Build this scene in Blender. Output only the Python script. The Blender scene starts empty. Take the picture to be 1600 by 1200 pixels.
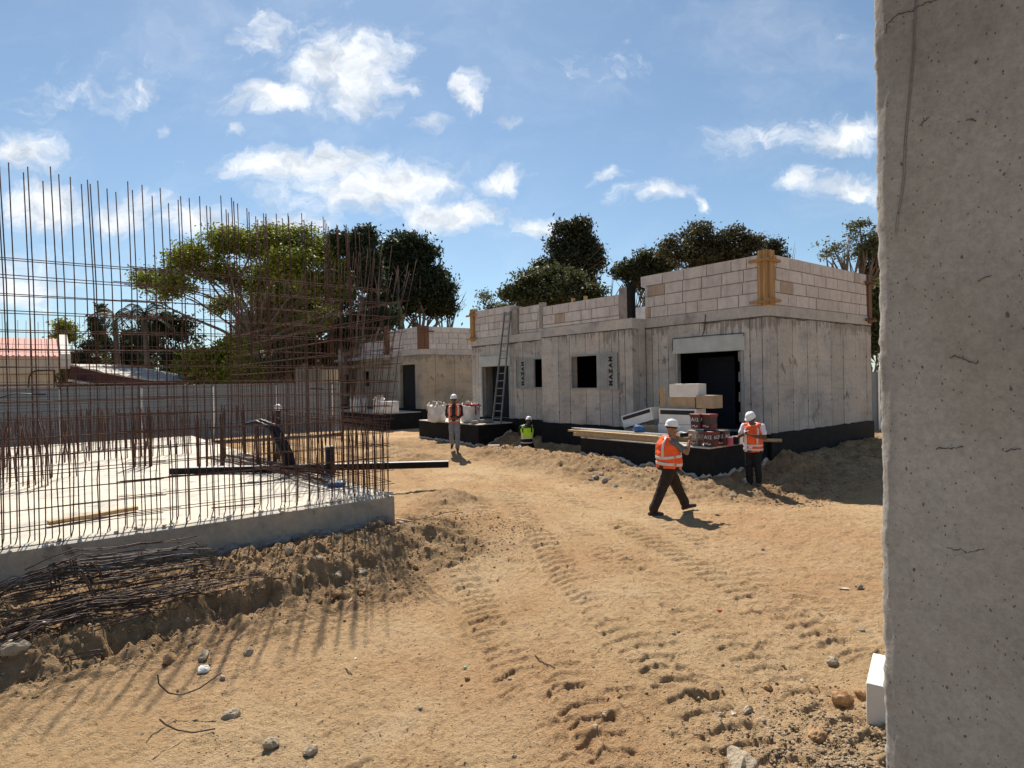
import bpy, math, random
import numpy as np
from mathutils import Vector, Matrix
R = math.radians
random.seed(7); rng = np.random.default_rng(7)
S = bpy.context.scene
COL = S.collection
F = 950.0; CAMZ = 2.5
def P3(px, py, Y):                                   # world point seen at photo pixel (px,py) at depth Y
    return Vector((((px-800)-.019*(py-597))/F*Y, Y, CAMZ+(595-.019*(px-800)-py)/F*Y))
D1 = Vector((.7877, .6161, 0)); D2 = Vector((-.6161, .7877, 0)); TH = math.atan2(.6161, .7877)
CX, CY = 6.787, 16.0                                 # near corner of the finished-storey house
MX, MY = -2.175, 11.05; ZS = .49                     # near right corner and top of the raw slab

# ------------------------------------------------------------------ noise / ground height
def hash2(i, j, s):
    n = (i*374761393 + j*668265263 + s*974634777) & 0xffffffff
    n = ((n ^ (n >> 13))*1274126177) & 0xffffffff
    return ((n ^ (n >> 16)) & 0xffff)/65535.0
def vnoise(x, y, s=0):
    xi = np.floor(x).astype(np.int64); yi = np.floor(y).astype(np.int64); xf = x-xi; yf = y-yi
    u = xf*xf*(3-2*xf); v = yf*yf*(3-2*yf)
    a = hash2(xi, yi, s); b = hash2(xi+1, yi, s); c = hash2(xi, yi+1, s); d = hash2(xi+1, yi+1, s)
    return (a*(1-u)+b*u)*(1-v)+(c*(1-u)+d*u)*v
def fbm(x, y, s=0, o=4, g=.5):
    t = 0; a = 1; n = 0
    for k in range(o):
        t = t+a*vnoise(x*2**k+17*k, y*2**k-9*k, s+k); n += a; a *= g
    return t/n
def sm(a, b, x):
    t = np.clip((x-a)/(b-a), 0, 1); return t*t*(3-2*t)
def rectd(u, v, u0, u1, v0, v1):
    dx = np.maximum(np.maximum(u0-u, u-u1), 0); dy = np.maximum(np.maximum(v0-v, v-v1), 0); return np.hypot(dx, dy)
PATH = np.array([(2.6, 0), (2.0, 3.0), (1.5, 5), (1.15, 7), (.75, 9.5), (.1, 12.5), (-1.0, 16), (-2.3, 19.5), (-3.9, 23), (-6, 28)])
def pathcoord(x, y):
    best = np.full(x.shape, 1e9); off = np.zeros_like(x); along = np.zeros_like(x); acc = 0
    for (a, b) in zip(PATH[:-1], PATH[1:]):
        e = b-a; L = np.hypot(*e); t = np.clip(((x-a[0])*e[0]+(y-a[1])*e[1])/L**2, 0, 1)
        qx = x-a[0]-t*e[0]; qy = y-a[1]-t*e[1]; d = np.hypot(qx, qy); sg = np.sign(e[0]*qy-e[1]*qx)
        m = d < best; best = np.where(m, d, best); off = np.where(m, -sg*d, off); along = np.where(m, acc+t*L, along); acc += L
    return off, along
MOUNDS = [(-.6, 20.0, 2.0, .8, .40), (.75, 17.9, 1.3, .75, .27), (2.0, 16.7, 1.0, .7, .25), (-3.1, 18.8, 1.3, .8, .32), (-4.0, 20.8, 1.6, .9, .3),
          (-1.25, 12.4, .75, .9, .26), (-1.0, 10.6, .6, .6, .16), (-1.9, 10.0, .7, .5, .12), (3.2, 15.1, .8, .5, .2), (6.9, 14.2, 1.2, .7, .1), (-5.2, 23.5, 2, 1, .3)]
FOOT = []
r_ = np.random.default_rng(3)
for k in range(300):
    y = 3.5+r_.random()**1.4*13; x = np.interp(y, PATH[:, 1], PATH[:, 0])+r_.normal(0, 1.35); FOOT.append((x, y, r_.random()*6.28, .10+.05*r_.random(), .010*(0.5+r_.random())))
def height(x, y, fine=True):
    x = np.asarray(x, float); y = np.asarray(y, float)
    lx = (x-CX)*D1.x+(y-CY)*D1.y; ly = (x-CX)*D2.x+(y-CY)*D2.y
    a = -((x-MX)*D1.x+(y-MY)*D1.y); q = -((x-MX)*D2.x+(y-MY)*D2.y)
    far = sm(45, 60, np.hypot(x, y))
    h = (fbm(x*.35, y*.35, 5, 3)-.5)*.22*(1-far)
    dB = rectd(lx, ly, 0, 8, 0, 13.9); h = h+.40*sm(2.6, .1, dB)*sm(-.6, .6, lx+.9*(ly > 4))
    dP = rectd(lx, ly, -2.67, 0, .05, 4.4); h = h+.17*sm(1.5, 0, dP)
    h = h-.24*np.exp(-((x-6.3)/1.7)**2-((y-12.7)/1.15)**2)
    h = h+.2*sm(0, 2.0, x-2.6+.25*(y-4))*sm(7.2, 4.2, y)*sm(1.5, 2.4, x)     # rubble heap beside the near column
    for mx, my, rx, ry, hh in MOUNDS:
        w = 1+.5*(vnoise(x*1.1+mx, y*1.1, 21)-.5); h = h+hh*np.exp(-((x-mx)/(rx*w))**2-((y-my)/(ry*w))**2)
    edge = 1.15+.2*a+.5*(fbm(x*.9, y*.9, 31, 3)-.5)
    edge = np.minimum(edge, 2.2)
    drop = sm(edge, edge+.42, q)*sm(-.9, .5, a+.45*(q-1))*sm(11, 8, y-.0*x)
    h = h-.30*drop*sm(1.2, -1.4, x-.10*(y-4))
    inslab = (a > -.02)*(q < .02)
    if fine:
        off, al = pathcoord(x, y); road = sm(2.6, 1.5, np.abs(off+.1))*sm(60, 30, y)
        dig = dugmask(x, y, a, q, road)
        near = sm(34, 14, y)
        h = h+(np.abs(fbm(x*2.2, y*2.2, 41, 4)-.5)*.42-.07)*dig*near
        h = h+(fbm(x*5, y*5, 44, 4)-.5)*(.07+.13*dig)*(1-.55*road)*near+(np.abs(fbm(x*13, y*13, 46, 3)-.5)-.2)*.050*(1+.8*dig)*near+(fbm(x*9, y*9+.3*x, 48, 3)-.5)*.032*(1+dig)*near
        for o, w, ph, A in ((-1.55, .24, 0, .034), (-.95, .22, .4, .031), (-.15, .24, .2, .034), (.55, .22, .1, .028), (1.35, .24, .7, .032), (2.0, .2, .3, .022)):
            o2 = off-o-.16*np.sin(al*.37+ph*9); t = np.abs(o2)/w
            band = sm(1.0, .8, t); ch = np.sin((al*29+ph*6)+np.abs(o2)*9+1.2*(fbm(x*1.7, y*1.7, 51, 2)-.5))
            wear = sm(.42, .62, fbm(x*.7+o, y*.7, 61, 3))
            h = h+band*wear*(A*(sm(-.3, .5, ch)-.55))+A*.9*wear*np.exp(-((t-1.12)/.16)**2)*(.4+vnoise(x*9, y*9, 66))
    h = np.where(inslab, np.minimum(h, .05), h)
    return h
def dugmask(x, y, a, q, road):
    d = sm(-.4, .6, a+.9)*sm(3.6, 2.2, q)*sm(-.6, .3, q)
    d = np.maximum(d, .75*sm(.8, .2, np.minimum.reduce([np.hypot((x-m[0])/m[2], (y-m[1])/m[3]) for m in MOUNDS])/1.9))
    lx = (x-CX)*D1.x+(y-CY)*D1.y; ly = (x-CX)*D2.x+(y-CY)*D2.y
    d = np.maximum(d, .8*sm(2.8, 1.0, rectd(lx, ly, -2.7, 8, -.2, 13.9)))
    d = np.maximum(d, .22*sm(1.2, 2.0, x-.2*(y-3.5))*sm(5.0, 4.0, y))
    return np.clip(d, 0, 1)*(1-.75*road*(q > .2)*(d < .95))
def H(x, y): return float(height(np.array([x]), np.array([y]))[0])

# ------------------------------------------------------------------ mesh helpers
def np_mesh(name, v, q):
    me = bpy.data.meshes.new(name); v = np.ascontiguousarray(v, np.float32); q = np.ascontiguousarray(q, np.int32)
    me.vertices.add(len(v)); me.vertices.foreach_set('co', v.ravel()); n = q.shape[1]
    me.loops.add(q.size); me.loops.foreach_set('vertex_index', q.ravel())
    me.polygons.add(len(q)); me.polygons.foreach_set('loop_start', np.arange(0, q.size, n, dtype=np.int32)); me.polygons.foreach_set('loop_total', np.full(len(q), n, np.int32))
    me.update(calc_edges=True); return me
class MB:
    def __init__(s): s.v = []; s.f = []
    def add(s, vs, fs):
        n = len(s.v); s.v += [tuple(p) for p in vs]; s.f += [tuple(i+n for i in f) for f in fs]; return s
    def box(s, x0, x1, y0, y1, z0, z1):
        return s.add([(x0, y0, z0), (x1, y0, z0), (x1, y1, z0), (x0, y1, z0), (x0, y0, z1), (x1, y0, z1), (x1, y1, z1), (x0, y1, z1)],
              [(0, 3, 2, 1), (4, 5, 6, 7), (0, 1, 5, 4), (1, 2, 6, 5), (2, 3, 7, 6), (3, 0, 4, 7)])
    def obox(s, c, size, M=None):
        c = Vector(c); M = M or Matrix.Identity(3); hx, hy, hz = [k/2 for k in size]
        vs = [c+M@Vector((sx*hx, sy*hy, sz*hz)) for sz in (-1, 1) for sx, sy in ((-1, -1), (1, -1), (1, 1), (-1, 1))]
        return s.add(vs, [(0, 3, 2, 1), (4, 5, 6, 7), (0, 1, 5, 4), (1, 2, 6, 5), (2, 3, 7, 6), (3, 0, 4, 7)])
    def bar(s, a, b, w, h, up=(0, 0, 1)):
        a = Vector(a); b = Vector(b); d = (b-a); L = d.length; d.normalize(); u = Vector(up)
        sd = d.cross(u); sd = sd.normalized() if sd.length > 1e-4 else Vector((1, 0, 0)); u = sd.cross(d)
        M = Matrix((d, -sd, u)).transposed(); return s.obox((a+b)/2, (L, w, h), M)
    def tube(s, pts, r, n=6):
        pts = [Vector(p) for p in pts]; rs = r if isinstance(r, (list, tuple)) else [r]*len(pts); rings = []; ref = None
        for i, p in enumerate(pts):
            t = (pts[min(i+1, len(pts)-1)]-pts[max(i-1, 0)]).normalized()
            if ref is None: ref = t.orthogonal().normalized()
            ref = (ref-t*ref.dot(t)); ref = ref.normalized() if ref.length > 1e-5 else t.orthogonal().normalized()
            b = t.cross(ref); rings.append([p+(ref*math.cos(6.2832*k/n)+b*math.sin(6.2832*k/n))*rs[i] for k in range(n)])
        return s.loft(rings)
    def loft(s, rings, caps=True):
        n = len(rings[0]); vs = [p for r in rings for p in r]; fs = []
        for i in range(len(rings)-1):
            for k in range(n): a = i*n+k; b = i*n+(k+1) % n; fs.append((a, b, b+n, a+n))
        if caps: fs.append(tuple(range(n-1, -1, -1))); m = (len(rings)-1)*n; fs.append(tuple(range(m, m+n)))
        return s.add(vs, fs)
    def ell(s, c, ax, nu=12, nv=8):
        c = Vector(c); X, Y, Z = [Vector(a) for a in ax]; vs = [c-Z]; fs = []
        for j in range(1, nv):
            p = -math.pi/2+math.pi*j/nv
            for i in range(nu): t = 6.2832*i/nu; vs.append(c+X*math.cos(p)*math.cos(t)+Y*math.cos(p)*math.sin(t)+Z*math.sin(p))
        vs.append(c+Z)
        for i in range(nu):
            fs.append((0, 1+(i+1) % nu, 1+i)); e = 1+(nv-2)*nu; fs.append((e+i, e+(i+1) % nu, len(vs)-1))
            for j in range(nv-2): a = 1+j*nu+i; b = 1+j*nu+(i+1) % nu; fs.append((a, b, b+nu, a+nu))
        return s.add(vs, fs)
    def sph(s, c, r, nu=12, nv=8): return s.ell(c, ((r, 0, 0), (0, r, 0), (0, 0, r)), nu, nv)
    def chain(s, pts, rs, n=10):
        for p, r in zip(pts, rs): s.sph(p, r*.99, n, 6)
        for i in range(len(pts)-1): s.tube([pts[i], pts[i+1]], [rs[i], rs[i+1]], n)
        return s
    def mesh(s, name):
        me = bpy.data.meshes.new(name); me.from_pydata(s.v, [], s.f); me.update(); return me
    def build(s, name, mat, parent=None, smooth=False, bevel=0, loc=None):
        return link(name, s.mesh(name), mat, parent, smooth, bevel, loc)
def link(name, me, mat, parent=None, smooth=False, bevel=0, loc=None):
    o = bpy.data.objects.new(name, me); COL.objects.link(o)
    if mat: me.materials.append(mat)
    if smooth: me.polygons.foreach_set('use_smooth', [True]*len(me.polygons))
    if parent: o.parent = parent
    if loc is not None: o.location = loc
    if bevel:
        b = o.modifiers.new('b', 'BEVEL'); b.width = bevel; b.segments = 2; b.limit_method = 'ANGLE'
    return o
def tag(o, label, cat, group=None):
    o['label'] = label; o['category'] = cat
    if group: o['group'] = group
    return o
def thing(name, label, cat, loc=(0, 0, 0), rz=0, group=None):
    o = bpy.data.objects.new(name, None); COL.objects.link(o); o.empty_display_size = .2
    o.location = loc; o.rotation_euler = (0, 0, rz); return tag(o, label, cat, group)
def struct(o): o['kind'] = 'structure'; return o
def rough(me, amp, sc, seed=0):                       # lumpy displacement of a mesh's vertices
    n = len(me.vertices); co = np.empty(n*3, np.float32); me.vertices.foreach_get('co', co); co = co.reshape(-1, 3).astype(float)
    d = np.stack([fbm(co[:, 1]*sc+seed, co[:, 2]*sc, 1, 3), fbm(co[:, 2]*sc, co[:, 0]*sc+seed, 2, 3), fbm(co[:, 0]*sc, co[:, 1]*sc+seed, 3, 3)], 1)-.5
    me.vertices.foreach_set('co', (co+d*2*amp).astype(np.float32).ravel()); me.update(); return me

# ------------------------------------------------------------------ materials
class NT:
    def __init__(s, nt): s.t = nt; s.n = nt.nodes; s.l = nt.links
    def node(s, ty, **k):
        n = s.n.new(ty)
        for a, b in k.items():
            if a == 'ins':
                for i, v in b.items():
                    if hasattr(v, 'is_linked') or isinstance(v, bpy.types.NodeSocket): s.l.new(v, n.inputs[i])
                    else: n.inputs[i].default_value = v
            else: setattr(n, a, b)
        return n
    def math(s, op, a, b=0.0, c=None, clamp=False):
        n = s.n.new('ShaderNodeMath'); n.operation = op; n.use_clamp = clamp
        for i, v in enumerate((a, b) if c is None else (a, b, c)):
            if isinstance(v, bpy.types.NodeSocket): s.l.new(v, n.inputs[i])
            else: n.inputs[i].default_value = v
        return n.outputs[0]
    def noise(s, vec, sc, det=4, rough=.55, dist=0):
        n = s.node('ShaderNodeTexNoise', ins={'Scale': sc, 'Detail': det, 'Roughness': rough, 'Distortion': dist})
        if vec is not None: s.l.new(vec, n.inputs['Vector'])
        return n.outputs['Fac']
    def ramp(s, fac, stops):
        n = s.n.new('ShaderNodeValToRGB'); s.l.new(fac, n.inputs[0]); e = n.color_ramp.elements
        while len(e) < len(stops): e.new(.5)
        for el, (p, c) in zip(e, stops): el.position = p; el.color = (*c, 1) if not isinstance(c, (int, float)) else (c, c, c, 1)
        return n.outputs[0]
    def mix(s, fac, a, b, mode='MIX'):
        n = s.n.new('ShaderNodeMix'); n.data_type = 'RGBA'; n.blend_type = mode
        for i, v in ((0, fac), (6, a), (7, b)):
            if isinstance(v, bpy.types.NodeSocket): s.l.new(v, n.inputs[i])
            else: n.inputs[i].default_value = v if i == 0 else (*v, 1)
        return n.outputs[2]
    def map(s, vec, scale=(1, 1, 1), loc=(0, 0, 0)):
        n = s.node('ShaderNodeMapping', ins={'Scale': scale, 'Location': loc}); s.l.new(vec, n.inputs[0]); return n.outputs[0]
    def bump(s, h, dist, strength=1.0, nrm=None):
        n = s.node('ShaderNodeBump', ins={'Strength': strength, 'Distance': dist}); s.l.new(h, n.inputs['Height'])
        if nrm is not None: s.l.new(nrm, n.inputs['Normal'])
        return n.outputs[0]
def newmat(name):
    m = bpy.data.materials.new(name); m.use_nodes = True; t = NT(m.node_tree); b = t.n['Principled BSDF']
    tc = t.n.new('ShaderNodeTexCoord'); b.inputs['Specular IOR Level'].default_value = .3
    return m, t, b, tc.outputs['Object']
def M_basic(name, c, rough=.7, var=.25, sc=6, bump=.004, metal=0, spec=.3, bsc=None, stretch=(1, 1, 1), isl=0):
    m, t, b, o = newmat(name); o = t.map(o, stretch)
    n = t.noise(o, sc, 5); lo = tuple(k*(1-var) for k in c); hi = tuple(min(1, k*(1+var)) for k in c)
    col = t.ramp(n, [(.3, lo), (.7, hi)])
    if isl:
        g = t.n.new('ShaderNodeNewGeometry').outputs['Random Per Island']
        col = t.mix(1.0, col, t.ramp(g, [(0, 1-isl), (1, 1)]), 'MULTIPLY')
    t.l.new(col, b.inputs['Base Color']); b.inputs['Roughness'].default_value = rough; b.inputs['Metallic'].default_value = metal; b.inputs['Specular IOR Level'].default_value = spec
    if bump: t.l.new(t.bump(t.noise(o, bsc or sc*4, 4), bump), b.inputs['Normal'])
    return m
def M_concrete(name, c, tint=(1.05, .98, .88), blotch=.9, streak=True, pits=True, bm=.006, stainz=None):
    m, t, b, o = newmat(name)
    n1 = t.noise(o, blotch, 6, .62, .4); col = t.ramp(n1, [(.28, tuple(k*.62 for k in c)), (.48, c), (.72, tuple(min(1, k*q*1.18) for k, q in zip(c, tint)))])
    n2 = t.noise(o, 9, 6, .7); col = t.mix(1.0, col, t.ramp(n2, [(.3, .78), (.62, 1.0)]), 'MULTIPLY')
    g = t.n.new('ShaderNodeNewGeometry').outputs['Random Per Island']
    col = t.mix(1.0, col, t.ramp(g, [(0, .86), (1, 1.05)]), 'MULTIPLY')
    if streak:
        s1 = t.noise(t.map(o, (3.2, 3.2, .22)), 2.2, 5, .65); col = t.mix(1.0, col, t.ramp(s1, [(.30, .80), (.46, 1.0)]), 'MULTIPLY')
        s2 = t.noise(t.map(o, (.5, .5, 5)), 1.4, 3); col = t.mix(1.0, col, t.ramp(s2, [(.3, .86), (.5, 1.0)]), 'MULTIPLY')
        w = t.noise(o, .55, 3, .5); col = t.mix(t.ramp(w, [(.5, 0.0), (.7, .28)]), col, tuple(k*q for k, q in zip(c, (.82, .66, .52))))
    st_ = t.noise(t.map(o, (1.5, 1.5, .8)), 1.25, 7, .68, .6); col = t.mix(t.ramp(st_, [(.60, 0.0), (.67, .72)]), col, (.105, .075, .068))
    if stainz:
        z = t.node('ShaderNodeSeparateXYZ', ins={0: o}).outputs[2]
        dz = t.math('SUBTRACT', stainz, z); runs = t.noise(t.map(o, (9, 9, .5)), 1.0, 4, .7)
        reach = t.math('MULTIPLY', t.math('SUBTRACT', t.math('ADD', t.math('MULTIPLY', runs, .55), t.math('MULTIPLY', t.noise(o, .9, 3), .5)), .495), 4.0)
        k = t.math('MULTIPLY', t.math('LESS_THAN', dz, t.math('MAXIMUM', reach, .03)), t.math('GREATER_THAN', dz, -.02))
        col = t.mix(t.math('MULTIPLY', k, .52), col, (.095, .08, .07))
    t.l.new(col, b.inputs['Base Color']); b.inputs['Roughness'].default_value = .9; b.inputs['Specular IOR Level'].default_value = .2
    h = t.noise(o, 30, 5, .7)
    if pits:
        v = t.node('ShaderNodeTexVoronoi', ins={'Scale': 24.0}); t.l.new(o, v.inputs['Vector'])
        h = t.math('SUBTRACT', h, t.math('MULTIPLY', t.math('LESS_THAN', v.outputs['Distance'], .14), 1.5))
    t.l.new(t.bump(h, bm), b.inputs['Normal']); return m
def M_leaf(name, c1, c2, nsc=.5):
    m, t, b, o = newmat(name); g = t.n.new('ShaderNodeNewGeometry').outputs['Random Per Island']
    f = t.math('ADD', t.math('MULTIPLY', g, .5), t.math('MULTIPLY', t.noise(o, nsc, 3), .7))
    t.l.new(t.ramp(f, [(.3, c1), (.85, c2)]), b.inputs['Base Color']); b.inputs['Roughness'].default_value = .55
    tr = t.node('ShaderNodeBsdfTranslucent'); t.l.new(t.ramp(f, [(.3, tuple(k*1.2 for k in c1)), (.85, tuple(k*1.3 for k in c2))]), tr.inputs[0])
    ms = t.node('ShaderNodeMixShader', ins={0: .3}); t.l.new(b.outputs[0], ms.inputs[1]); t.l.new(tr.outputs[0], ms.inputs[2]); t.l.new(ms.outputs[0], t.n['Material Output'].inputs[0]); return m
def M_block():
    m, t, b, o = newmat('aerated_block'); g = t.n.new('ShaderNodeNewGeometry').outputs['Random Per Island']
    c = t.ramp(g, [(0, (.50, .45, .42)), (.35, (.56, .51, .48)), (.7, (.60, .56, .53)), (.94, (.54, .49, .45)), (.955, (.40, .31, .24)), (1, (.44, .35, .27))])
    c = t.mix(1.0, c, t.ramp(t.noise(o, 5, 5, .65), [(.3, .8), (.6, 1.0)]), 'MULTIPLY')
    c = t.mix(1.0, c, t.ramp(t.noise(t.map(o, (3, 3, .4)), 1.5, 4), [(.32, .8), (.5, 1.0)]), 'MULTIPLY')
    t.l.new(c, b.inputs['Base Color']); b.inputs['Roughness'].default_value = .95; t.l.new(t.bump(t.noise(o, 40, 3), .004), b.inputs['Normal']); return m
def M_wood(name, c, ax=2):
    m, t, b, o = newmat(name); sc = [14, 14, 14]; sc[ax] = .7
    g = t.n.new('ShaderNodeNewGeometry').outputs['Random Per Island']
    n = t.noise(t.map(o, tuple(sc)), 1.6, 5, .6, .6); col = t.ramp(n, [(.3, tuple(k*.55 for k in c)), (.65, c)])
    col = t.mix(1.0, col, t.ramp(g, [(0, .65), (1, 1.1)]), 'MULTIPLY')
    t.l.new(col, b.inputs['Base Color']); b.inputs['Roughness'].default_value = .75; t.l.new(t.bump(n, .003), b.inputs['Normal']); return m
def M_ground():
    m, t, b, o = newmat('sandy_soil'); at = t.node('ShaderNodeAttribute', attribute_name='dig').outputs['Fac']
    n = t.noise(o, .8, 6, .6); sand = t.ramp(n, [(.3, (.50, .325, .170)), (.5, (.59, .405, .225)), (.7, (.65, .47, .285))])
    sand = t.mix(t.ramp(t.noise(o, .33, 4, .6), [(.42, 0.0), (.62, .65)]), sand, (.52, .30, .155)); sand = t.mix(t.ramp(t.noise(o, 5.5, 6, .75), [(.52, 0.0), (.70, .55)]), sand, (.36, .235, .13))
    n2 = t.noise(o, 3.1, 6, .7); soil = t.ramp(n2, [(.3, (.20, .125, .07)), (.5, (.36, .235, .13)), (.72, (.50, .345, .20))])
    nb = t.noise(o, 1.7, 5, .65); k = t.math('MULTIPLY', at, t.ramp(nb, [(.25, .35), (.6, 1.0)]))
    c = t.mix(k, sand, soil)
    c = t.mix(1.0, c, t.ramp(t.noise(o, 14, 5, .75), [(.3, .66), (.52, 1.0)]), 'MULTIPLY')
    v = t.node('ShaderNodeTexVoronoi', ins={'Scale': 16.0, 'Randomness': 1.0}); t.l.new(o, v.inputs['Vector'])
    pc = t.math('MULTIPLY', t.math('LESS_THAN', v.outputs['Distance'], .13), t.math('GREATER_THAN', t.noise(o, 2.3, 3), .52))
    c = t.mix(t.math('MULTIPLY', pc, .8), c, t.ramp(t.node('ShaderNodeSeparateColor', ins={0: v.outputs['Color']}).outputs[0], [(.2, (.16, .12, .09)), (.8, (.55, .47, .38))]))
    t.l.new(c, b.inputs['Base Color']); b.inputs['Roughness'].default_value = 1; b.inputs['Specular IOR Level'].default_value = .1
    h = t.math('ADD', t.noise(o, 22, 6, .75), t.math('MULTIPLY', t.noise(o, 70, 3, .6), .4)); h = t.math('ADD', h, t.math('MULTIPLY', pc, .5))
    t.l.new(t.bump(h, .075), b.inputs['Normal']); return m
def M_nearconc():
    m, t, b, o = newmat('pitted_concrete')
    n = t.noise(o, 1.6, 6, .6, .5); c = t.ramp(n, [(.3, (.30, .27, .24)), (.5, (.375, .345, .31)), (.7, (.42, .395, .355))])
    c = t.mix(t.ramp(t.noise(o, 2.4, 4, .55, 1.0), [(.5, 0.0), (.68, .5)]), c, (.30, .29, .235)); c = t.mix(t.ramp(t.noise(t.map(o, (1, 1, .35), (3, 1, 7)), 2.0, 5, .6, .8), [(.52, 0.0), (.72, .45)]), c, (.22, .19, .165))
    c = t.mix(1.0, c, t.ramp(t.noise(o, 60, 8, .85), [(.32, .70), (.6, 1.05)]), 'MULTIPLY')
    c = t.mix(1.0, c, t.ramp(t.noise(o, 9, 4, .7), [(.3, .86), (.6, 1.0)]), 'MULTIPLY')
    hs = None
    for sc, th, gate in ((40, .11, .62), (90, .15, .5), (19, .065, .55)):
        v = t.node('ShaderNodeTexVoronoi', ins={'Scale': sc}); wv = t.node('ShaderNodeVectorMath', operation='ADD'); t.l.new(t.map(o, (1, 1, .62)), wv.inputs[0])
        nn = t.node('ShaderNodeTexNoise', ins={'Scale': sc*1.3, 'Detail': 2.0}); t.l.new(o, nn.inputs['Vector'])
        sv = t.node('ShaderNodeVectorMath', operation='SCALE', ins={3: .35/sc}); t.l.new(nn.outputs['Color'], sv.inputs[0]); t.l.new(sv.outputs[0], wv.inputs[1]); t.l.new(wv.outputs[0], v.inputs['Vector'])
        k = t.math('MULTIPLY', t.math('LESS_THAN', v.outputs['Distance'], th), t.math('GREATER_THAN', t.node('ShaderNodeSeparateColor', ins={0: v.outputs['Color']}).outputs[0], gate))
        c = t.mix(t.math('MULTIPLY', k, .80), c, (.08, .067, .06)); hs = k if hs is None else t.math('MAXIMUM', hs, k)
    t.l.new(c, b.inputs['Base Color']); b.inputs['Roughness'].default_value = .92
    h = t.math('SUBTRACT', t.noise(o, 60, 5, .7), t.math('MULTIPLY', hs, 1.6)); t.l.new(t.bump(h, .003), b.inputs['Normal']); return m
m_ground = M_ground(); m_block = M_block(); m_near = M_nearconc()
m_conc = M_concrete('board_concrete', (.49, .465, .43), stainz=4.09)
m_conc4 = M_concrete('tan_concrete', (.42, .36, .28), stainz=4.08)
m_beam = M_concrete('beam_concrete', (.48, .455, .425), streak=False)
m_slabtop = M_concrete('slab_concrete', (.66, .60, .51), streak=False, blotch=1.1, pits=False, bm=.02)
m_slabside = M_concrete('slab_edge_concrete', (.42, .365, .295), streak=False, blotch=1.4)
m_rawcol = M_concrete('rough_concrete', (.34, .31, .29), streak=False, blotch=3, bm=.03)
m_black = M_basic('bitumen', (.007, .007, .008), .75, .5, 5, .01, spec=.25)
m_dark = M_basic('dark_room', (.016, .015, .015), .9, .3, 3)  # near-black colour stands in for the shade inside the rooms
m_tim = M_wood('formwork_timber', (.46, .27, .11)); m_tim2 = M_wood('dark_timber', (.20, .10, .06)); m_timx = M_wood('plank_timber', (.55, .38, .20), 1)
m_rust = M_basic('rusty_steel', (.098, .052, .039), .8, .45, 14, .001, metal=.25)
m_rustd = M_basic('dark_steel_rod', (.085, .060, .050), .6, .45, 20, .001, metal=.4)
m_grey = M_basic('grey_metal', (.30, .31, .30), .55, .15, 3, .001, metal=.2)
m_box = M_basic('shutter_box_metal', (.42, .44, .42), .6, .12, 3, .001)
m_alu = M_basic('aluminium', (.62, .64, .66), .35, .1, 5, 0, metal=.8)
m_galv = M_basic('galvanised_track', (.72, .76, .80), .3, .1, 6, 0, metal=.7)
m_fence = M_basic('grey_hoarding', (.225, .24, .25), .55, .12, .8, .001, metal=.1)
m_white = M_basic('white_plastic', (.80, .80, .79), .4, .05, 4, 0, spec=.5)
m_bag = M_basic('woven_bag', (.62, .60, .57), .8, .25, 3, .012, bsc=9)
m_rubble = M_basic('rubble', (.33, .29, .24), .9, .4, 9, .02)
m_card = M_basic('cardboard', (.42, .30, .19), .85, .12, 4, .002); m_cardw = M_basic('white_cardboard', (.72, .68, .62), .7, .08, 4, .002)
m_ink = M_basic('black_print', (.02, .02, .022), .6, .2, 8, 0); m_red = M_basic('red_plastic', (.15, .010, .016), .45, .2, 6, 0, spec=.5); m_pail = M_basic('dark_pail', (.045, .03, .032), .5, .3, 6, 0, spec=.5)
m_paint = M_basic('black_paint', (.02, .02, .02), .8, .2, 8, 0)
m_blue = M_basic('blue_plastic', (.05, .14, .32), .5, .3, 8, .004); m_pink = M_basic('pink_label', (.45, .12, .18), .5, .3, 9, 0)
m_rope = M_basic('red_strap', (.42, .03, .05), .7, .2, 9, 0); m_cable = M_basic('black_cable', (.012, .012, .016), .5, .2, 9, 0)
m_stone = M_basic('stone', (.36, .29, .205), .95, .35, 7, .02); m_stonep = M_basic('pale_stone', (.48, .42, .34), .95, .2, 7, .02); m_stonew = M_basic('white_stone', (.78, .76, .72), .9, .1, 7, .02); m_stoneb = M_basic('brown_stone', (.34, .20, .10), .95, .35, 7, .02)
m_plaster = M_basic('cream_plaster', (.52, .46, .36), .9, .12, 1.2, .002); m_tile = M_basic('pink_roof_tile', (.60, .34, .29), .8, .15, 3, .02, stretch=(6, 1, 1)); m_wht = M_basic('white_plaster', (.62, .585, .52), .9, .1, 2, .002)
m_maroon = M_basic('maroon_sheet', (.055, .02, .018), .7, .3, 2, .002); m_sheet = M_basic('weathered_sheet', (.42, .38, .33), .8, .3, 2, .01)
m_bark = M_basic('bark', (.16, .125, .095), .95, .35, 5, .03, stretch=(1, 1, .25))
m_skin = M_basic('tan_skin', (.30, .155, .095), .6, .12, 20, .001); m_skind = M_basic('brown_skin', (.12, .06, .04), .6, .12, 20, .001); m_hair = M_basic('dark_hair', (.03, .02, .015), .8, .3, 40, .003)
m_orange = M_basic('orange_vest', (.90, .12, .028), .7, .14, 9, .006, bsc=14); m_orangew = M_basic('faded_orange_vest', (.62, .12, .05), .75, .2, 9, .006, bsc=14); m_lime = M_basic('lime_vest', (.50, .78, .03), .7, .12, 9, .006, bsc=14)
m_refl = M_basic('reflective_tape', (.62, .60, .55), .35, .12, 20, .001, spec=.6)
m_tee = M_basic('grey_tshirt', (.12, .125, .14), .85, .15, 12, .004); m_teew = M_basic('white_tshirt', (.74, .70, .74), .85, .06, 12, .004); m_teeb = M_basic('dark_shirt', (.03, .022, .026), .85, .3, 12, .004)
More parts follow.
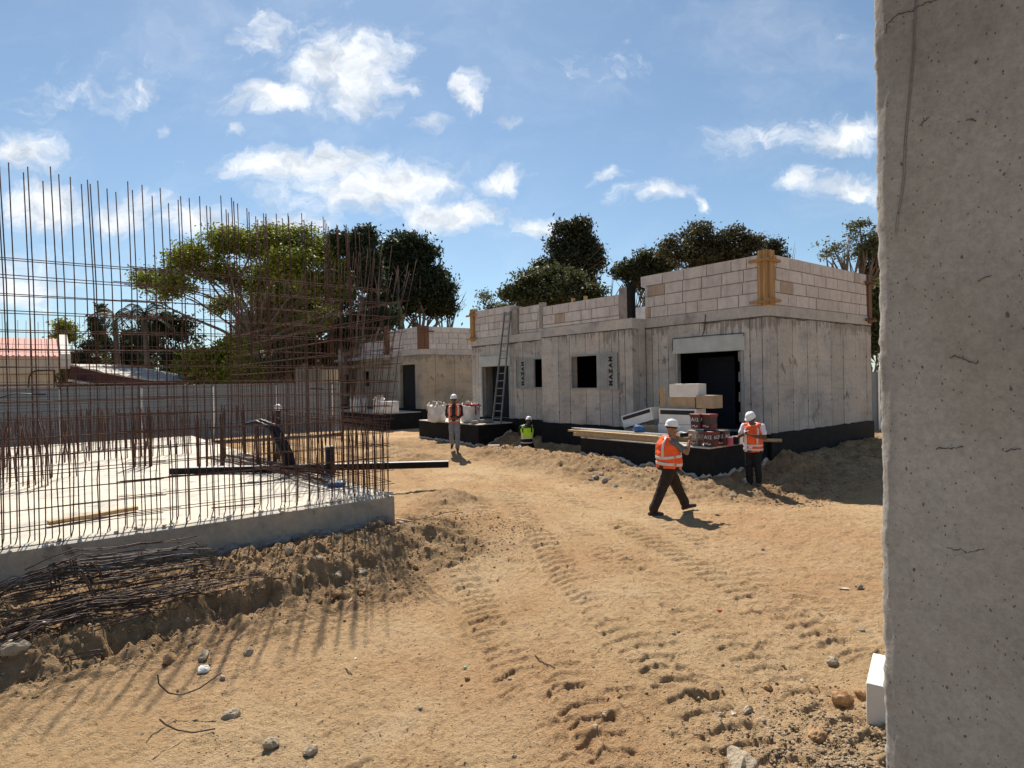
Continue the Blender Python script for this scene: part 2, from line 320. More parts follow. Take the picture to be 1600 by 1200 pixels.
m_trb = M_basic('brown_trousers', (.035, .024, .018), .9, .3, 10, .006); m_trk = M_basic('black_trousers', (.014, .014, .016), .9, .3, 10, .006); m_trg = M_basic('grey_blue_jeans', (.19, .205, .23), .9, .2, 10, .006)
m_shoe = M_basic('dark_shoe', (.05, .04, .036), .7, .3, 12, .003); m_lad = M_basic('dull_aluminium', (.22, .22, .215), .6, .2, 6, 0, metal=.3); m_navy = M_basic('navy_fabric', (.010, .013, .020), .85, .3, 10, .005)

# ------------------------------------------------------------------ camera, sun, sky
cd = bpy.data.cameras.new('camera'); cam = bpy.data.objects.new('camera', cd); COL.objects.link(cam); S.camera = cam
cd.sensor_fit = 'HORIZONTAL'; cd.sensor_width = 36; cd.lens = F/1600*36; cd.clip_start = .05; cd.clip_end = 3000
ro = R(1.09); pi_ = R(.30); fw = Vector((0, math.cos(pi_), -math.sin(pi_))); rt = Vector((math.cos(ro), 0, -math.sin(ro))); rt = (rt-fw*rt.dot(fw)).normalized(); up = rt.cross(fw)
cam.matrix_world = Matrix((rt, up, -fw)).transposed().to_4x4(); cam.location = (0, 0, CAMZ)
EL = R(52); SD = Vector((-.25*math.cos(EL), .968*math.cos(EL), math.sin(EL))).normalized()
sd = bpy.data.lights.new('sun', 'SUN'); sd.energy = 4.8; sd.angle = R(.53); sd.color = (1, .93, .82)
sun = bpy.data.objects.new('sun', sd); COL.objects.link(sun); sun.rotation_euler = SD.to_track_quat('Z', 'Y').to_euler(); sun.location = SD*60
W = bpy.data.worlds.new('World'); S.world = W; W.use_nodes = True; t = NT(W.node_tree); bg = t.n['Background']
sk = t.node('ShaderNodeTexSky', sky_type='NISHITA', sun_disc=False, sun_elevation=EL, sun_rotation=math.atan2(SD.x, SD.y), altitude=0, air_density=1.0, dust_density=.25, ozone_density=3.0)
g = t.n.new('ShaderNodeTexCoord').outputs['Generated']; sx = t.node('ShaderNodeSeparateXYZ', ins={0: g}).outputs
yy = t.math('MAXIMUM', sx[1], .02); U = t.math('DIVIDE', sx[0], yy); V = t.math('DIVIDE', sx[2], yy)
uv = t.node('ShaderNodeCombineXYZ', ins={0: U, 1: V}).outputs[0]
CL = [(545, 105, 112, 66, 1), (425, 150, 66, 30, .95), (727, 162, 25, 36, .9), (785, 195, 30, 14, .8), (370, 195, 16, 11, .7), (660, 200, 24, 15, .55), (490, 258, 150, 36, 1), (570, 305, 150, 42, 1.05), (655, 290, 85, 34, .95),
      (700, 338, 88, 28, 1.1), (600, 285, 130, 40, 1), (785, 283, 54, 22, .9), (845, 355, 48, 24, .95), (935, 265, 19, 13, .75), (1010, 302, 64, 18, .85), (1097, 322, 18, 15, .75), (1325, 218, 70, 27, .95), (1255, 283, 30, 18, .85), (1325, 300, 70, 26, 1),
      (25, 240, 66, 30, .85), (60, 330, 120, 42, .95), (190, 330, 80, 30, .85), (310, 352, 85, 28, .9), (1308, 65, 16, 14, .55), (470, 358, 70, 20, .75), (40, 440, 110, 60, .7), (1190, 215, 110, 26, .42), (935, 95, 60, 40, .40), (262, 200, 16, 11, .6), (160, 140, 90, 40, .40), (420, 60, 120, 60, .38)]
for sc_, am in ((5.0, .13), (17.0, .055)):
    wn = t.node('ShaderNodeTexNoise', ins={'Scale': sc_, 'Detail': 5.0, 'Roughness': .6}); t.l.new(uv, wn.inputs['Vector'])
    o_ = t.node('ShaderNodeVectorMath', operation='SUBTRACT', ins={0: wn.outputs['Color'], 1: (.5, .5, .5)}).outputs[0]; o_ = t.node('ShaderNodeVectorMath', operation='MULTIPLY', ins={0: o_, 1: (am*1.3, am*.8, 0)}).outputs[0]
    uv = t.node('ShaderNodeVectorMath', operation='ADD', ins={0: uv, 1: o_}).outputs[0]
mk = None
for px, py, rx, ry, st in CL:
    p = P3(px, py, 1.0); c = (p.x, p.z-CAMZ, 0)
    a = t.node('ShaderNodeVectorMath', operation='SUBTRACT', ins={0: uv, 1: c}).outputs[0]
    a = t.node('ShaderNodeVectorMath', operation='MULTIPLY', ins={0: a, 1: (F/rx, F/ry, 0)}).outputs[0]
    d = t.node('ShaderNodeVectorMath', operation='LENGTH', ins={0: a}).outputs['Value']
    v = t.math('MULTIPLY', t.math('SUBTRACT', 1.34, d), st); mk = v if mk is None else t.math('MAXIMUM', mk, v)
uvs = t.map(uv, (1, 1.25, 1))
n1 = t.noise(uvs, 11, 9, .62, .2); n2 = t.noise(uvs, 42, 6, .65, .2)
den = t.math('ADD', mk, t.math('ADD', t.math('MULTIPLY', t.math('SUBTRACT', n1, .5), 2.3), t.math('MULTIPLY', t.math('SUBTRACT', n2, .5), .75)))
den = t.node('ShaderNodeMapRange', interpolation_type='SMOOTHSTEP', ins={0: den, 1: .05, 2: 1.15, 3: 0, 4: 1.0}).outputs[0]
wisp = t.node('ShaderNodeMapRange', interpolation_type='SMOOTHSTEP', ins={0: t.noise(t.map(uv, (1, 1.8, 1)), 3.2, 6, .6, .5), 1: .42, 2: .8, 3: 0, 4: .22}).outputs[0]
front = t.math('GREATER_THAN', sx[1], .05)
cl3 = t.node('ShaderNodeMapRange', interpolation_type='SMOOTHSTEP', ins={0: t.noise(g, 3.0, 6, .6), 1: .55, 2: .75, 3: 0, 4: .8}).outputs[0]
den = t.math('MAXIMUM', t.math('MULTIPLY', t.math('MAXIMUM', den, wisp), front), t.math('MULTIPLY', cl3, t.math('SUBTRACT', 1, front)))
SKY = .094
cc = t.ramp(t.noise(uvs, 16, 6, .6), [(.32, tuple(k/SKY for k in (.36, .41, .475))), (.62, tuple(k/SKY for k in (.70, .715, .73)))])
hs = t.node('ShaderNodeHueSaturation', ins={'Saturation': .84, 'Value': .72, 'Color': sk.outputs[0]}).outputs[0]; hs = t.mix(1.0, hs, (.86, 1.0, 1.04), 'MULTIPLY')
t.l.new(t.mix(den, hs, cc), bg.inputs[0]); bg.inputs[1].default_value = SKY
S.view_settings.view_transform = 'Standard'; S.view_settings.look = 'None'; S.view_settings.exposure = .68; S.view_settings.gamma = 1
S.cycles.max_bounces = 6

# ------------------------------------------------------------------ ground sheet (polar grid, finer in front)
rr = np.concatenate([np.geomspace(.4, 3.2, 12)[:-1], np.geomspace(3.2, 32, 760), np.geomspace(33, 60, 40), np.geomspace(64, 900, 24)])
th = np.concatenate([np.linspace(-180, -48, 40)[:-1], np.linspace(-48, 44, 900), np.linspace(44, 180, 42)[1:-1]])*math.pi/180
gx = rr[:, None]*np.sin(th); gy = rr[:, None]*np.cos(th); gz = height(gx, gy)
for fx_, fy_, fa, fl_, fd in FOOT:
    r0 = math.hypot(fx_, fy_); t0 = math.atan2(fx_, fy_); i0, i1 = np.searchsorted(rr, [r0-.3, r0+.3]); j0, j1 = np.searchsorted(th, [t0-.3/r0, t0+.3/r0])
    if i1 <= i0 or j1 <= j0: continue
    dx = gx[i0:i1, j0:j1]-fx_; dy = gy[i0:i1, j0:j1]-fy_; u = dx*math.cos(fa)+dy*math.sin(fa); v = -dx*math.sin(fa)+dy*math.cos(fa)
    d = np.hypot(u/.15, v/(.052-.012*np.cos(u*18))); gz[i0:i1, j0:j1] += -fd*1.0*sm(1.05, .8, d)+fd*.7*np.exp(-((d-1.25)/.25)**2)+fd*.5*sm(1, .8, d)*np.sin(u*150)*.4
NR, NTH = gx.shape; idx = np.arange(NR*NTH).reshape(NR, NTH); nx = np.roll(idx, -1, 1)
q = np.stack([idx[:-1], idx[1:], nx[1:], nx[:-1]], -1).reshape(-1, 4)
gv = np.stack([gx, gy, gz], -1).reshape(-1, 3); me = np_mesh('ground', gv, q)
cidx = np.append(gv, [[0, 0, float(gz[0].mean())]], 0)
a_ = -((gx-MX)*D1.x+(gy-MY)*D1.y); q_ = -((gx-MX)*D2.x+(gy-MY)*D2.y); off_, al_ = pathcoord(gx, gy)
dg = dugmask(gx, gy, a_, q_, sm(2.6, 1.5, np.abs(off_+.1))); at = me.attributes.new('dig', 'FLOAT', 'POINT'); at.data.foreach_set('value', dg.astype(np.float32).ravel())
me.polygons.foreach_set('use_smooth', [True]*len(me.polygons))
struct(link('ground', me, m_ground))

# ------------------------------------------------------------------ houses
def strips(mb, axis, at, face, cuts, z0, z1, holes, gap=.022, depth=.06):
    """boards of one facade between formwork seams; axis 'x': plane x=at, runs along y; 'y': plane y=at, runs along x."""
    hs = sorted({c for h in holes for c in h[:2] if cuts[0] < c < cuts[-1]}); al = sorted(set(cuts) | set(hs))
    for a, b in zip(al[:-1], al[1:]):
        ga = gap/2 if a in cuts else 0; gb = gap/2 if b in cuts else 0; zz = [(z0, z1)]
        for h in holes:
            if h[0] < b-1e-4 and h[1] > a+1e-4: zz = [w for s, e in zz for w in ((s, min(e, h[2])), (max(s, h[3]), e)) if w[1]-w[0] > .01]
        j = random.uniform(-.004, .004)
        for s, e in zz:
            if axis == 'x': mb.box(min(at+face*j, at-face*depth), max(at+face*j, at-face*depth), a+ga, b-gb, s, e)
            else: mb.box(a+ga, b-gb, min(at+face*j, at-face*depth), max(at+face*j, at-face*depth), s, e)
def core(mb, axis, at, face, a, b, z0, z1, holes, d0=.06, d1=.25):
    strips(mb, axis, at-face*d0, face, [a, b], z0, z1, holes, 0, d1-d0)
def squeeze(mb, axis, at, face, a, b, z, amp=.05):
    n = int((b-a)/.05); lo = []
    for i in range(n):                                   # ragged lip of cement paste under the ring beam
        s = a+(b-a)*i/n; e = s+(b-a)/n; w = fbm(np.array([s*2.3]), np.array([at*7+z]), 9, 4)[0]; dz = .012+amp*max(0, w-.38)*2.2; o = .012+.012*random.random()
        if axis == 'x': mb.box(min(at, at+face*o), max(at, at+face*o), s, e, z-dz, z+.012)
        else: mb.box(s, e, min(at, at+face*o), max(at, at+face*o), z-dz, z+.012)
def blocks(mb, axis, at, face, a, b, z0, courses, bh, bl=.66, thick=.2, first=0):
    z = z0
    for k in range(courses):
        s = a-bl*random.uniform(.15, .9)
        while s < b:
            e = s+bl*random.choice((1, 1, 1, .98, .6)); lo = max(a, s); hi = min(b, e); s = e
            if hi-lo < .05: continue
            j = random.uniform(-.006, .006); g = .012
            if axis == 'x': mb.box(min(at+face*j, at-face*thick), max(at+face*j, at-face*thick), lo+g, hi-g, z+g, z+bh-g)
            else: mb.box(lo+g, hi-g, min(at+face*j, at-face*thick), max(at+face*j, at-face*thick), z+g, z+bh-g)
        z += bh
    if axis == 'x': mb.box(min(at-face*.055, at-face*(thick-.02)), max(at-face*.055, at-face*(thick-.02)), a+.01, b-.01, z0, z-.015)
    else: mb.box(a+.01, b-.01, min(at-face*.055, at-face*(thick-.02)), max(at-face*.055, at-face*(thick-.02)), z0, z-.015)
def seams(a, b, lst): return [a]+[s for s in lst if a < s < b]+[b]
def frame(parent, name, mat, x, y0, y1, z0, z1, w=.05, d=.08):
    f = MB(); f.box(x-d, x, y0, y0+w, z0, z1); f.box(x-d, x, y1-w, y1, z0, z1); f.box(x-d, x, y0+w, y1-w, z1-w, z1); f.box(x-d, x, y0+w, y1-w, z0, z0+w); return f.build(name, mat, parent)
def lettering(txt, size, mat, parent, name='lettering', ext=.002, sp=1, off_=0):
    c = bpy.data.curves.new('t', 'FONT'); c.body = txt; c.size = size; c.space_character = sp; c.offset = off_; c.extrude = ext; c.align_x = 'CENTER'; c.align_y = 'CENTER'
    o = bpy.data.objects.new('t', c); COL.objects.link(o); bpy.context.view_layer.update()
    me = bpy.data.meshes.new_from_object(o.evaluated_get(bpy.context.evaluated_depsgraph_get())); bpy.data.objects.remove(o); me.materials.clear(); return link(name, me, mat, parent)

ju = random.uniform; m_drip = M_basic('mortar_drips', (.10, .085, .075), .95, .35, 9, .004)
ZF, ZB, ZT = .96, 4.08, 4.39                              # floor, beam underside, beam top
h1 = thing('concrete_house', 'large unfinished grey concrete house with tall block parapet, right of the dirt track', 'building', (CX, CY, 0), TH)
LX = 6.33; YB0, YB1, YE = 4.11, 8.41, 13.87; XB = -.645
d1h = (.74, 2.99, .9, 3.66); d3h = (11.14, 13.18, .9, 3.57); w2h = (4.69, 6.82, 2.17, 3.33); w3h = (9.0, 10.68, 2.19, 3.36)
w = MB()
strips(w, 'x', 0, -1, seams(0, YB0, [.2, .55, 3.25, 3.62, 3.86]), ZF, ZB, [d1h]); core(w, 'x', 0, -1, 0, YB0, .0, ZB, [d1h])
strips(w, 'x', XB, -1, seams(YB0, YB1, [4.42, 4.66, 4.98, 5.52, 6.15, 6.92, 7.5]), ZF, ZB-.03, [w2h]); core(w, 'x', XB, -1, YB0, YB1, .0, ZB, [w2h])
strips(w, 'y', YB0, -1, [XB+.07, -.35, .0], ZF, ZB, []); w.box(XB+.07, 0, YB0+.06, YB0+.2, 0, ZB)
w.box(XB+.25, .25, YB1-.2, YB1-.01, 0, ZB)
strips(w, 'x', 0, -1, seams(YB1, YE, [8.8, 9.5, 10.3, 10.9, 11.0, 12.5, 13.35, 13.62]), ZF, ZB-.04, [d3h, w3h]); core(w, 'x', 0, -1, YB1, YE, .0, ZB, [d3h, w3h])
strips(w, 'y', 0, -1, seams(.07, LX, [.42, 1.22, 2.05, 2.62, 3.5, 4.3, 5.15, 5.95]), ZF, ZB, []); core(w, 'y', 0, -1, .27, LX, .0, ZB, [])
w.box(LX-.2, LX, .26, YE-.3, 0, ZB); w.box(.26, LX, YE-.25, YE, 0, ZB)
w.build('wall', m_conc, h1)
w = MB(); squeeze(w, 'x', 0, -1, 0, YB0, ZB); squeeze(w, 'x', XB, -1, YB0, YB1, ZB-.03); squeeze(w, 'x', 0, -1, YB1+.02, YE, ZB-.04); squeeze(w, 'y', 0, -1, 0, LX, ZB)
w.build('mortar_drip', m_drip, h1)['kind'] = 'stuff'
w = MB()
for zz in (1.75, 3.05):
    for x in (.42, 1.22, 2.05, 2.62, 3.5, 4.3, 5.15, 5.95): w.ell((x, -.004, zz+ju(-.03, .03)), ((.028, 0, 0), (0, .006, 0), (0, 0, .03)), 7, 5)
    for y in (.55, 3.25, 3.62): w.ell((-.004, y, zz), ((.006, 0, 0), (0, .026, 0), (0, 0, .03)), 7, 5)
    for y in (4.66, 6.92, 7.5): w.ell((XB-.004, y, zz-.4), ((.006, 0, 0), (0, .026, 0), (0, 0, .03)), 7, 5)
w.build('tie_hole', m_drip, h1)['kind'] = 'stuff'

b = MB(); b.box(-.012, .3, -.012, YB0-.003, ZB+.002, ZT); b.box(XB-.012, .25, YB0-.002, YB1, ZB-.025, ZT-.01); b.box(-.012, .3, YB1+.003, YE, ZB-.035, ZT-.02); b.box(.303, LX+.01, -.012, .3, ZB+.002, ZT); b.box(LX-.3, LX+.008, .303, YE-.31, ZB+.003, ZT); b.box(.303, LX, YE-.3, YE, ZB, ZT)
b.build('ring_beam', m_beam, h1, bevel=.012)
fl = MB(); fl.box(.26, LX-.21, .27, YE-.26, ZF-.2, ZF-.01); fl.box(XB+.26, .24, YB0+.21, YB1-.21, ZF-.2, ZF-.012); fl.build('floor_slab', m_beam, h1)
rf = MB(); rf.box(.29, LX-.29, .29, YE-.29, ZB+.05, ZB+.25); rf.box(XB+.2, .26, YB0+.2, YB1-.2, ZB+.04, ZB+.24); rf.build('roof_slab', m_beam, h1)
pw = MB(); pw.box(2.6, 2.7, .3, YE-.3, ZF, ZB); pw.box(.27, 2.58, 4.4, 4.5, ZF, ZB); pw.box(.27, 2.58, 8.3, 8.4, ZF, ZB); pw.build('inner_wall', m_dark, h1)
p = MB(); blocks(p, 'x', 0, -1, .22, 4.12, ZT+.002, 3, .335); blocks(p, 'x', 0, -1, .22, 4.28, ZT+1.009, 1, .335, .78)
blocks(p, 'y', 0, -1, .22, LX-.2, ZT+.002, 4, .335, .72)
p.box(LX-.2, LX-.01, .25, YE-.3, ZT, ZT+1.3)
blocks(p, 'x', XB, -1, 4.62, 8.3, ZT-.005, 1, .12, 2.4); blocks(p, 'x', XB, -1, 4.62, 8.3, ZT+.117, 2, .335, .82)
blocks(p, 'x', .04, -1, 9.05, 10.55, ZT-.015, 1, .11, .9); blocks(p, 'x', .04, -1, 9.05, 10.55, ZT+.095, 2, .32); blocks(p, 'x', .04, -1, 9.35, 10.55, ZT+.735, 1, .30)
blocks(p, 'x', 0, -1, 10.98, YE-.3, ZT-.015, 4, .30)
p.build('block_parapet', m_block, h1)
for bx_ in ((XB-.006, XB+.22, 4.30, 4.61, ZT-.009, ZT+.98), (XB-.005, XB+.2, 8.31, 8.5, ZT-.009, ZT+.95), (-.03, .2, 10.56, 10.97, ZT-.015, ZT+1.1)): MB().box(*bx_).build('stub_column', m_rawcol, h1)
MB().box(XB+.01, XB+.2, 4.12, 4.29, ZT, ZT+1.0).build('shaded_gap', m_black, h1)  # black box stands in for the shaded gap at the parapet end
fb = MB(); fb.box(-.05, .3, -.05, YB0-.05, -.6, ZF-.005); fb.box(XB-.05, .2, YB0-.04, YB1+.04, -.6, ZF+.0); fb.box(-.05, .3, YB1+.045, YE+.03, -.6, ZF-.004); fb.box(.301, LX+.05, -.05, .3, -.6, ZF-.006); fb.box(LX-.2, LX+.049, .301, YE, -.6, ZF-.006)
fb.build('foundation', m_black, h1, bevel=.02)
def lip(parent, axis, at, a, b, z, seed):                # torn upper edge of the bitumen sheet
    m = MB(); n = int((b-a)/.06); pts = [z+.015+.05*(fbm(np.array([i*.21+seed]), np.array([seed]), 3, 4)[0]-.35) for i in range(n+1)]
    for i in range(n):
        s = a+(b-a)*i/n; e = a+(b-a)*(i+1)/n; y0 = pts[i]; y1 = pts[i+1]
        vs = [(s, 0, z-.05), (e, 0, z-.05), (e, 0, y1), (s, 0, y0)]; off = (-.052, -.018)
        P = [((at+o, v[0], v[2]) if axis == 'x' else (v[0], at+o, v[2])) for o in off for v in vs]
        m.add(P, [(0, 1, 2, 3), (7, 6, 5, 4), (3, 2, 6, 7), (0, 4, 5, 1), (0, 3, 7, 4), (1, 5, 6, 2)])
    m.build('bitumen_edge', m_black, parent)
lip(h1, 'y', 0, .0, LX, ZF, 1); lip(h1, 'x', XB, YB0, YB1, ZF, 4); lip(h1, 'x', 0, YB1+.1, 10.9, ZF, 7)
for nm, hh in (('door', d1h), ('door', d3h)):
    bx = MB(); bx.box(-.05, .2, hh[0]-.06, hh[1]+.06, hh[3]-.44, hh[3]); bx.box(-.055, -.05, hh[0]-.04, hh[1]+.04, hh[3]-.05, hh[3]-.02); bx.build('shutter_box', m_box, h1, bevel=.008)
    MB().box(.0, .05, hh[0]+.01, hh[0]+.09, ZF, hh[3]-.445).build('door_jamb', m_grey, h1); MB().box(.0, .05, hh[1]-.07, hh[1]-.01, ZF, hh[3]-.445).build('door_jamb', m_grey, h1)
bl = MB()
for i in range(9): bl.box(.07, .22, d1h[0]-.02, d1h[0]+.16+.05*(i % 2), ZF+i*.28, ZF+i*.28+.27)
bl.build('doorway_block_jamb', m_rawcol, h1)
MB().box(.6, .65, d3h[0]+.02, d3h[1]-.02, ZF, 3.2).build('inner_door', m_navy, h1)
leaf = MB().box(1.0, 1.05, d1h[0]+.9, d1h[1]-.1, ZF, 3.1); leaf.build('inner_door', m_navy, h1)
def shutter_window(parent, x, y0, y1, ys, z0, z1, bars, txtside):
    wd = frame(parent, 'window', m_grey, x+.03, y0, y1, z0, z1, .045, .1)
    pm = MB(); pm.box(x-.035, x-.006, ys[0], ys[1], z0+.03, z1-.03); n = bars
    for i in range(1, n): yy_ = ys[0]+(ys[1]-ys[0])*i/n; pm.box(x-.043, x-.035, yy_-.006, yy_+.006, z0+.03, z1-.03)
    for i in range(1, 9): zz = z0+(z1-z0)*i/9; pm.box(x-.041, x-.035, ys[0], ys[1], zz-.004, zz+.004)
    pn = pm.build('sliding_shutter', m_grey, wd)
    t1 = lettering('MAZAM', .215, m_paint, wd, sp=1.42, off_=.011)      # runs upwards, letter tops to the far side
    t1.matrix_local = Matrix.Translation((x-.047, txtside, (z0+z1)/2))@Matrix(((0, 0, -1), (0, 1, 0), (1, 0, 0))).to_4x4()
    return wd
shutter_window(h1, XB, w2h[0], w2h[1], (4.69, 5.61), w2h[2], w2h[3], 6, 4.98)
shutter_window(h1, 0, w3h[0], w3h[1], (9.64, 10.68), w3h[2], w3h[3], 7, 10.25)
for y0, y1, z0, z1 in ((5.58, 5.63, w2h[2], w2h[3]), (9.58, 9.64, w3h[2], w3h[3])): MB().box(XB-.02 if y0 < 7 else -.02, XB+.04 if y0 < 7 else .04, y0, y1, z0+.05, z1-.05).build('guide_rail', m_grey, h1)
wr = MB(); wr.tube([(-.03, 1.9, 4.3), (-.06, 1.9, 4.05), (-.05, 1.93, 3.85), (-.06, 2.0, 3.69)], .012); wr.tube([(-.06, .70, 3.6), (-.058, .68, 3.68), (-.06, 1.5, 3.69), (-.06, 2.2, 3.685), (-.06, 3.03, 3.68), (-.06, 3.05, 3.3)], .010); wr.build('electric_wire', m_cable, h1)

def timber_column(label, x, y, z0, hgt, wx, wy, mat, rz=TH):
    tt = thing('timber_formwork', label, 'formwork', (x, y, z0), rz, 'timber formwork round the corner columns')
    m = MB(); n = 4
    for i in range(n): m.box(-wx-.035, -wx-.003, -.03+wy*2*i/n, -.03+wy*2*(i+1)/n-.006, 0, hgt-.03*random.random()); m.box(-wx+wx*2*i/n, -wx+wx*2*(i+1)/n-.006, -.065, -.033, 0, hgt-.03*random.random())
    m.build('form_board', mat, tt)
    for zz in (.07, hgt*.78):
        c = MB(); s = random.uniform(-.02, .02); c.box(-wx-.09, -wx-.037, -.28, wy*2+.2, zz+s, zz+.075+s); c.box(-wx-.26, wx+.2, -.125, -.068, zz-s+.01, zz+.085-s); c.build('clamp_rail', mat, tt)
    MB().box(-wx-.002, wx, -.032, wy*2, .0, hgt-.12).build('concrete_fill', m_rawcol, tt); return tt
def loc1(lx, ly): return CX+D1.x*lx+D2.x*ly, CY+D1.y*lx+D2.y*ly
timber_column('yellow timber column formwork on the near corner of the large house parapet', *loc1(.13, .02), ZT-.02, 1.47, .14, .14, m_tim)
timber_column('dark red timber formwork at the right end of the large house parapet', *loc1(LX-.12, .02), ZT-.25, 1.6, .13, .13, m_tim2)
timber_column('yellow timber column formwork at the far left corner of the large house parapet', *loc1(.06, YE-.22), ZT-.12, 1.42, .1, .12, m_tim)
tp = thing('timber_formwork', 'pair of timber posts with dark form between them, standing on the large house roof', 'formwork', (*loc1(2.4, 9.5), ZT-.06), TH, 'timber formwork round the corner columns')
for s in (-.36, .36): MB().box(-.06, .06, s-.06, s+.06, 0, 1.55).build('post', m_tim, tp)
MB().box(-.03, .03, -.29, .29, 0, 1.42).build('form_panel', m_navy, tp)

# far house
h4 = thing('concrete_house', 'smaller tan concrete house with one tall doorway, at the far end of the track', 'building', (-5.05, 34, 0), TH)
ZF4 = 1.02; d4 = (.73, 2.57, .9, 3.55); d4b = (11.4, 12.6, .9, 3.2); w4b = (8.1, 9.2, 2.26, 3.38)
w = MB(); strips(w, 'x', 0, -1, seams(0, 3.8, [.35, 2.9]), ZF4, 4.07, [d4]); core(w, 'x', 0, -1, 0, 3.8, 0, 4.07, [d4]); w.box(.25, .9, 3.6, 3.8, 0, 4.07)
strips(w, 'x', .65, -1, seams(3.8, 13.5, [4.6, 6, 7.4, 9.9, 10.9]), ZF4, 4.0, [d4b, w4b]); core(w, 'x', .65, -1, 3.8, 13.5, 0, 4.0, [d4b, w4b])
strips(w, 'y', 0, -1, seams(.07, 8, [.9, 2.2, 3.45, 4.7, 6, 7.2]), ZF4, 4.07, []); core(w, 'y', 0, -1, .26, 8, 0, 4.07, []); w.box(7.8, 8, .26, 13.5, 0, 4.0); w.box(.9, 7.8, 13.25, 13.5, 0, 4.0)
squeeze(w, 'x', 0, -1, 0, 3.8, 4.07, .04); squeeze(w, 'y', 0, -1, 0, 8, 4.07, .04); w.build('wall', m_conc4, h4)
b = MB(); b.box(-.012, .3, -.012, 3.8, 4.072, 4.39); b.box(.303, 8.01, -.012, .3, 4.072, 4.39); b.box(.64, .95, 3.803, 13.5, 4.002, 4.3); b.build('ring_beam', m_beam, h4)
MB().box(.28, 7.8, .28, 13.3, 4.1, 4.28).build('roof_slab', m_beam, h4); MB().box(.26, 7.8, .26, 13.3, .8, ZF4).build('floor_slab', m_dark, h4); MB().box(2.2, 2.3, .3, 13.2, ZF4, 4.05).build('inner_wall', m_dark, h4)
p = MB(); blocks(p, 'x', 0, -1, .3, 3.8, 4.392, 4, .32); blocks(p, 'y', 0, -1, .5, 8, 4.392, 4, .32); blocks(p, 'x', .66, -1, 3.9, 13.5, 4.302, 3, .32); p.build('block_parapet', m_block, h4)
fb = MB(); fb.box(-.04, .2, -.04, 3.9, -.5, ZF4-.01); fb.box(.201, 8.05, -.04, .2, -.5, ZF4-.012); fb.box(.61, .8, 3.901, 13.5, -.5, ZF4-.012); fb.build('foundation', m_black, h4)
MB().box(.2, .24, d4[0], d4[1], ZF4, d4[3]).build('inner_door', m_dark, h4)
frame(h4, 'window', m_grey, .7, *w4b, .05, .06)
tt = thing('timber_formwork', 'dark timber column form at the corner of the far tan house parapet', 'formwork', (-5.05+.05, 34.02, 4.38), TH, 'timber formwork round the corner columns')
MB().box(-.12, .12, -.04, .3, 0, 1.32).build('form_board', m_tim2, tt); MB().box(.14, .42, -.08, -.02, .0, 1.3).build('form_board', m_tim2, tt); MB().box(-.3, .7, -.16, -.1, .95, 1.03).build('clamp_rail', m_tim2, tt)
def loc4(lx, ly): return -5.05+D1.x*lx+D2.x*ly, 34+D1.y*lx+D2.y*ly
tt = thing('timber_formwork', 'thin timber post beside the step in the far house parapet', 'formwork', (*loc4(.5, 5.2), 4.2), TH, 'timber formwork round the corner columns')
MB().box(-.12, .12, -.12, .12, 0, 1.9).build('post', m_tim2, tt); MB().box(-.15, -.121, -.3, .3, .2, .3).build('clamp_rail', m_tim2, tt)

m_spill = M_basic('spilt_mortar', (.46, .41, .34), .95, .25, 8, .02)
# entrance platforms
def platform(label, ox, oy, x0, x1, y0, y1, z, skirt=True):
    pl = thing('entrance_platform', label, 'platform', (ox, oy, 0), TH, 'raised concrete entrance platforms')
    rough(MB().box(x0+.03, x1, y0+.03, y1-.03, z-.12, z).mesh('m'), 0, 1)
    MB().box(x0+.004, x1, y0+.004, y1-.004, z-.1, z).build('top_slab', m_slabtop, pl, bevel=.015)
    MB().box(x0, x1, y0, y1, -.5, z-.025).build('bitumen_skirt', m_black, pl, bevel=.02)
    if skirt:
        for axis in (0, 1):
            n = int(((y1-y0) if axis == 0 else (x1-x0))/.09); pts = []; rs = []
            for i in range(n+1):
                c = (x0-.005, y0+.09*i) if axis == 0 else (x0+.09*i, y0-.005); wv = Vector(loc1(*c)); pts.append((c[0]+random.uniform(-.03, .01), c[1]+random.uniform(-.01, .01), H(wv.x, wv.y)+random.uniform(.0, .045))); rs.append(random.uniform(.02, .075))
            link('footing_spill', rough(MB().tube(pts, rs, 9).mesh('m'), .03, 7), m_spill, pl)
    return pl
platform('black sided concrete platform before the near doorway, loaded with planks, cartons and pails', CX, CY, -2.67, -.052, .06, 4.4, .826)
platform('black sided concrete platform carrying two white bulk bags, below the leaning ladder', CX, CY, -1.75, -.052, 10.95, 15.6, .83)
platform('black sided concrete platform before the far house doorway', -5.05, 34, -2.5, -.042, .02, 7.5, .88, False)

# ------------------------------------------------------------------ raw slab with its reinforcement
sl = thing('concrete_slab', 'pale raw concrete slab bristling with rusty reinforcement, on the left of the track', 'slab', (MX, MY, 0), TH)
def locs(lx, ly): return MX+D1.x*lx+D2.x*ly, MY+D1.y*lx+D2.y*ly
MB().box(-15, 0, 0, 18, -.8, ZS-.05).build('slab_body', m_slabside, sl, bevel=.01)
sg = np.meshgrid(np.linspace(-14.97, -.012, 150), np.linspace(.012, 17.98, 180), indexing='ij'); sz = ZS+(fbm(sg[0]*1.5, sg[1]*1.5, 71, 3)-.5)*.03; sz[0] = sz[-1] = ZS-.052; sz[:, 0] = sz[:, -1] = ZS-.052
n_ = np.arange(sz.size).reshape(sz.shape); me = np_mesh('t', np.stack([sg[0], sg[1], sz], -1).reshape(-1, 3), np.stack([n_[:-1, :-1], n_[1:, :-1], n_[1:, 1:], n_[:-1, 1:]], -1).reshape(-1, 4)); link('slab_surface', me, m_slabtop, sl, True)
ed = MB()
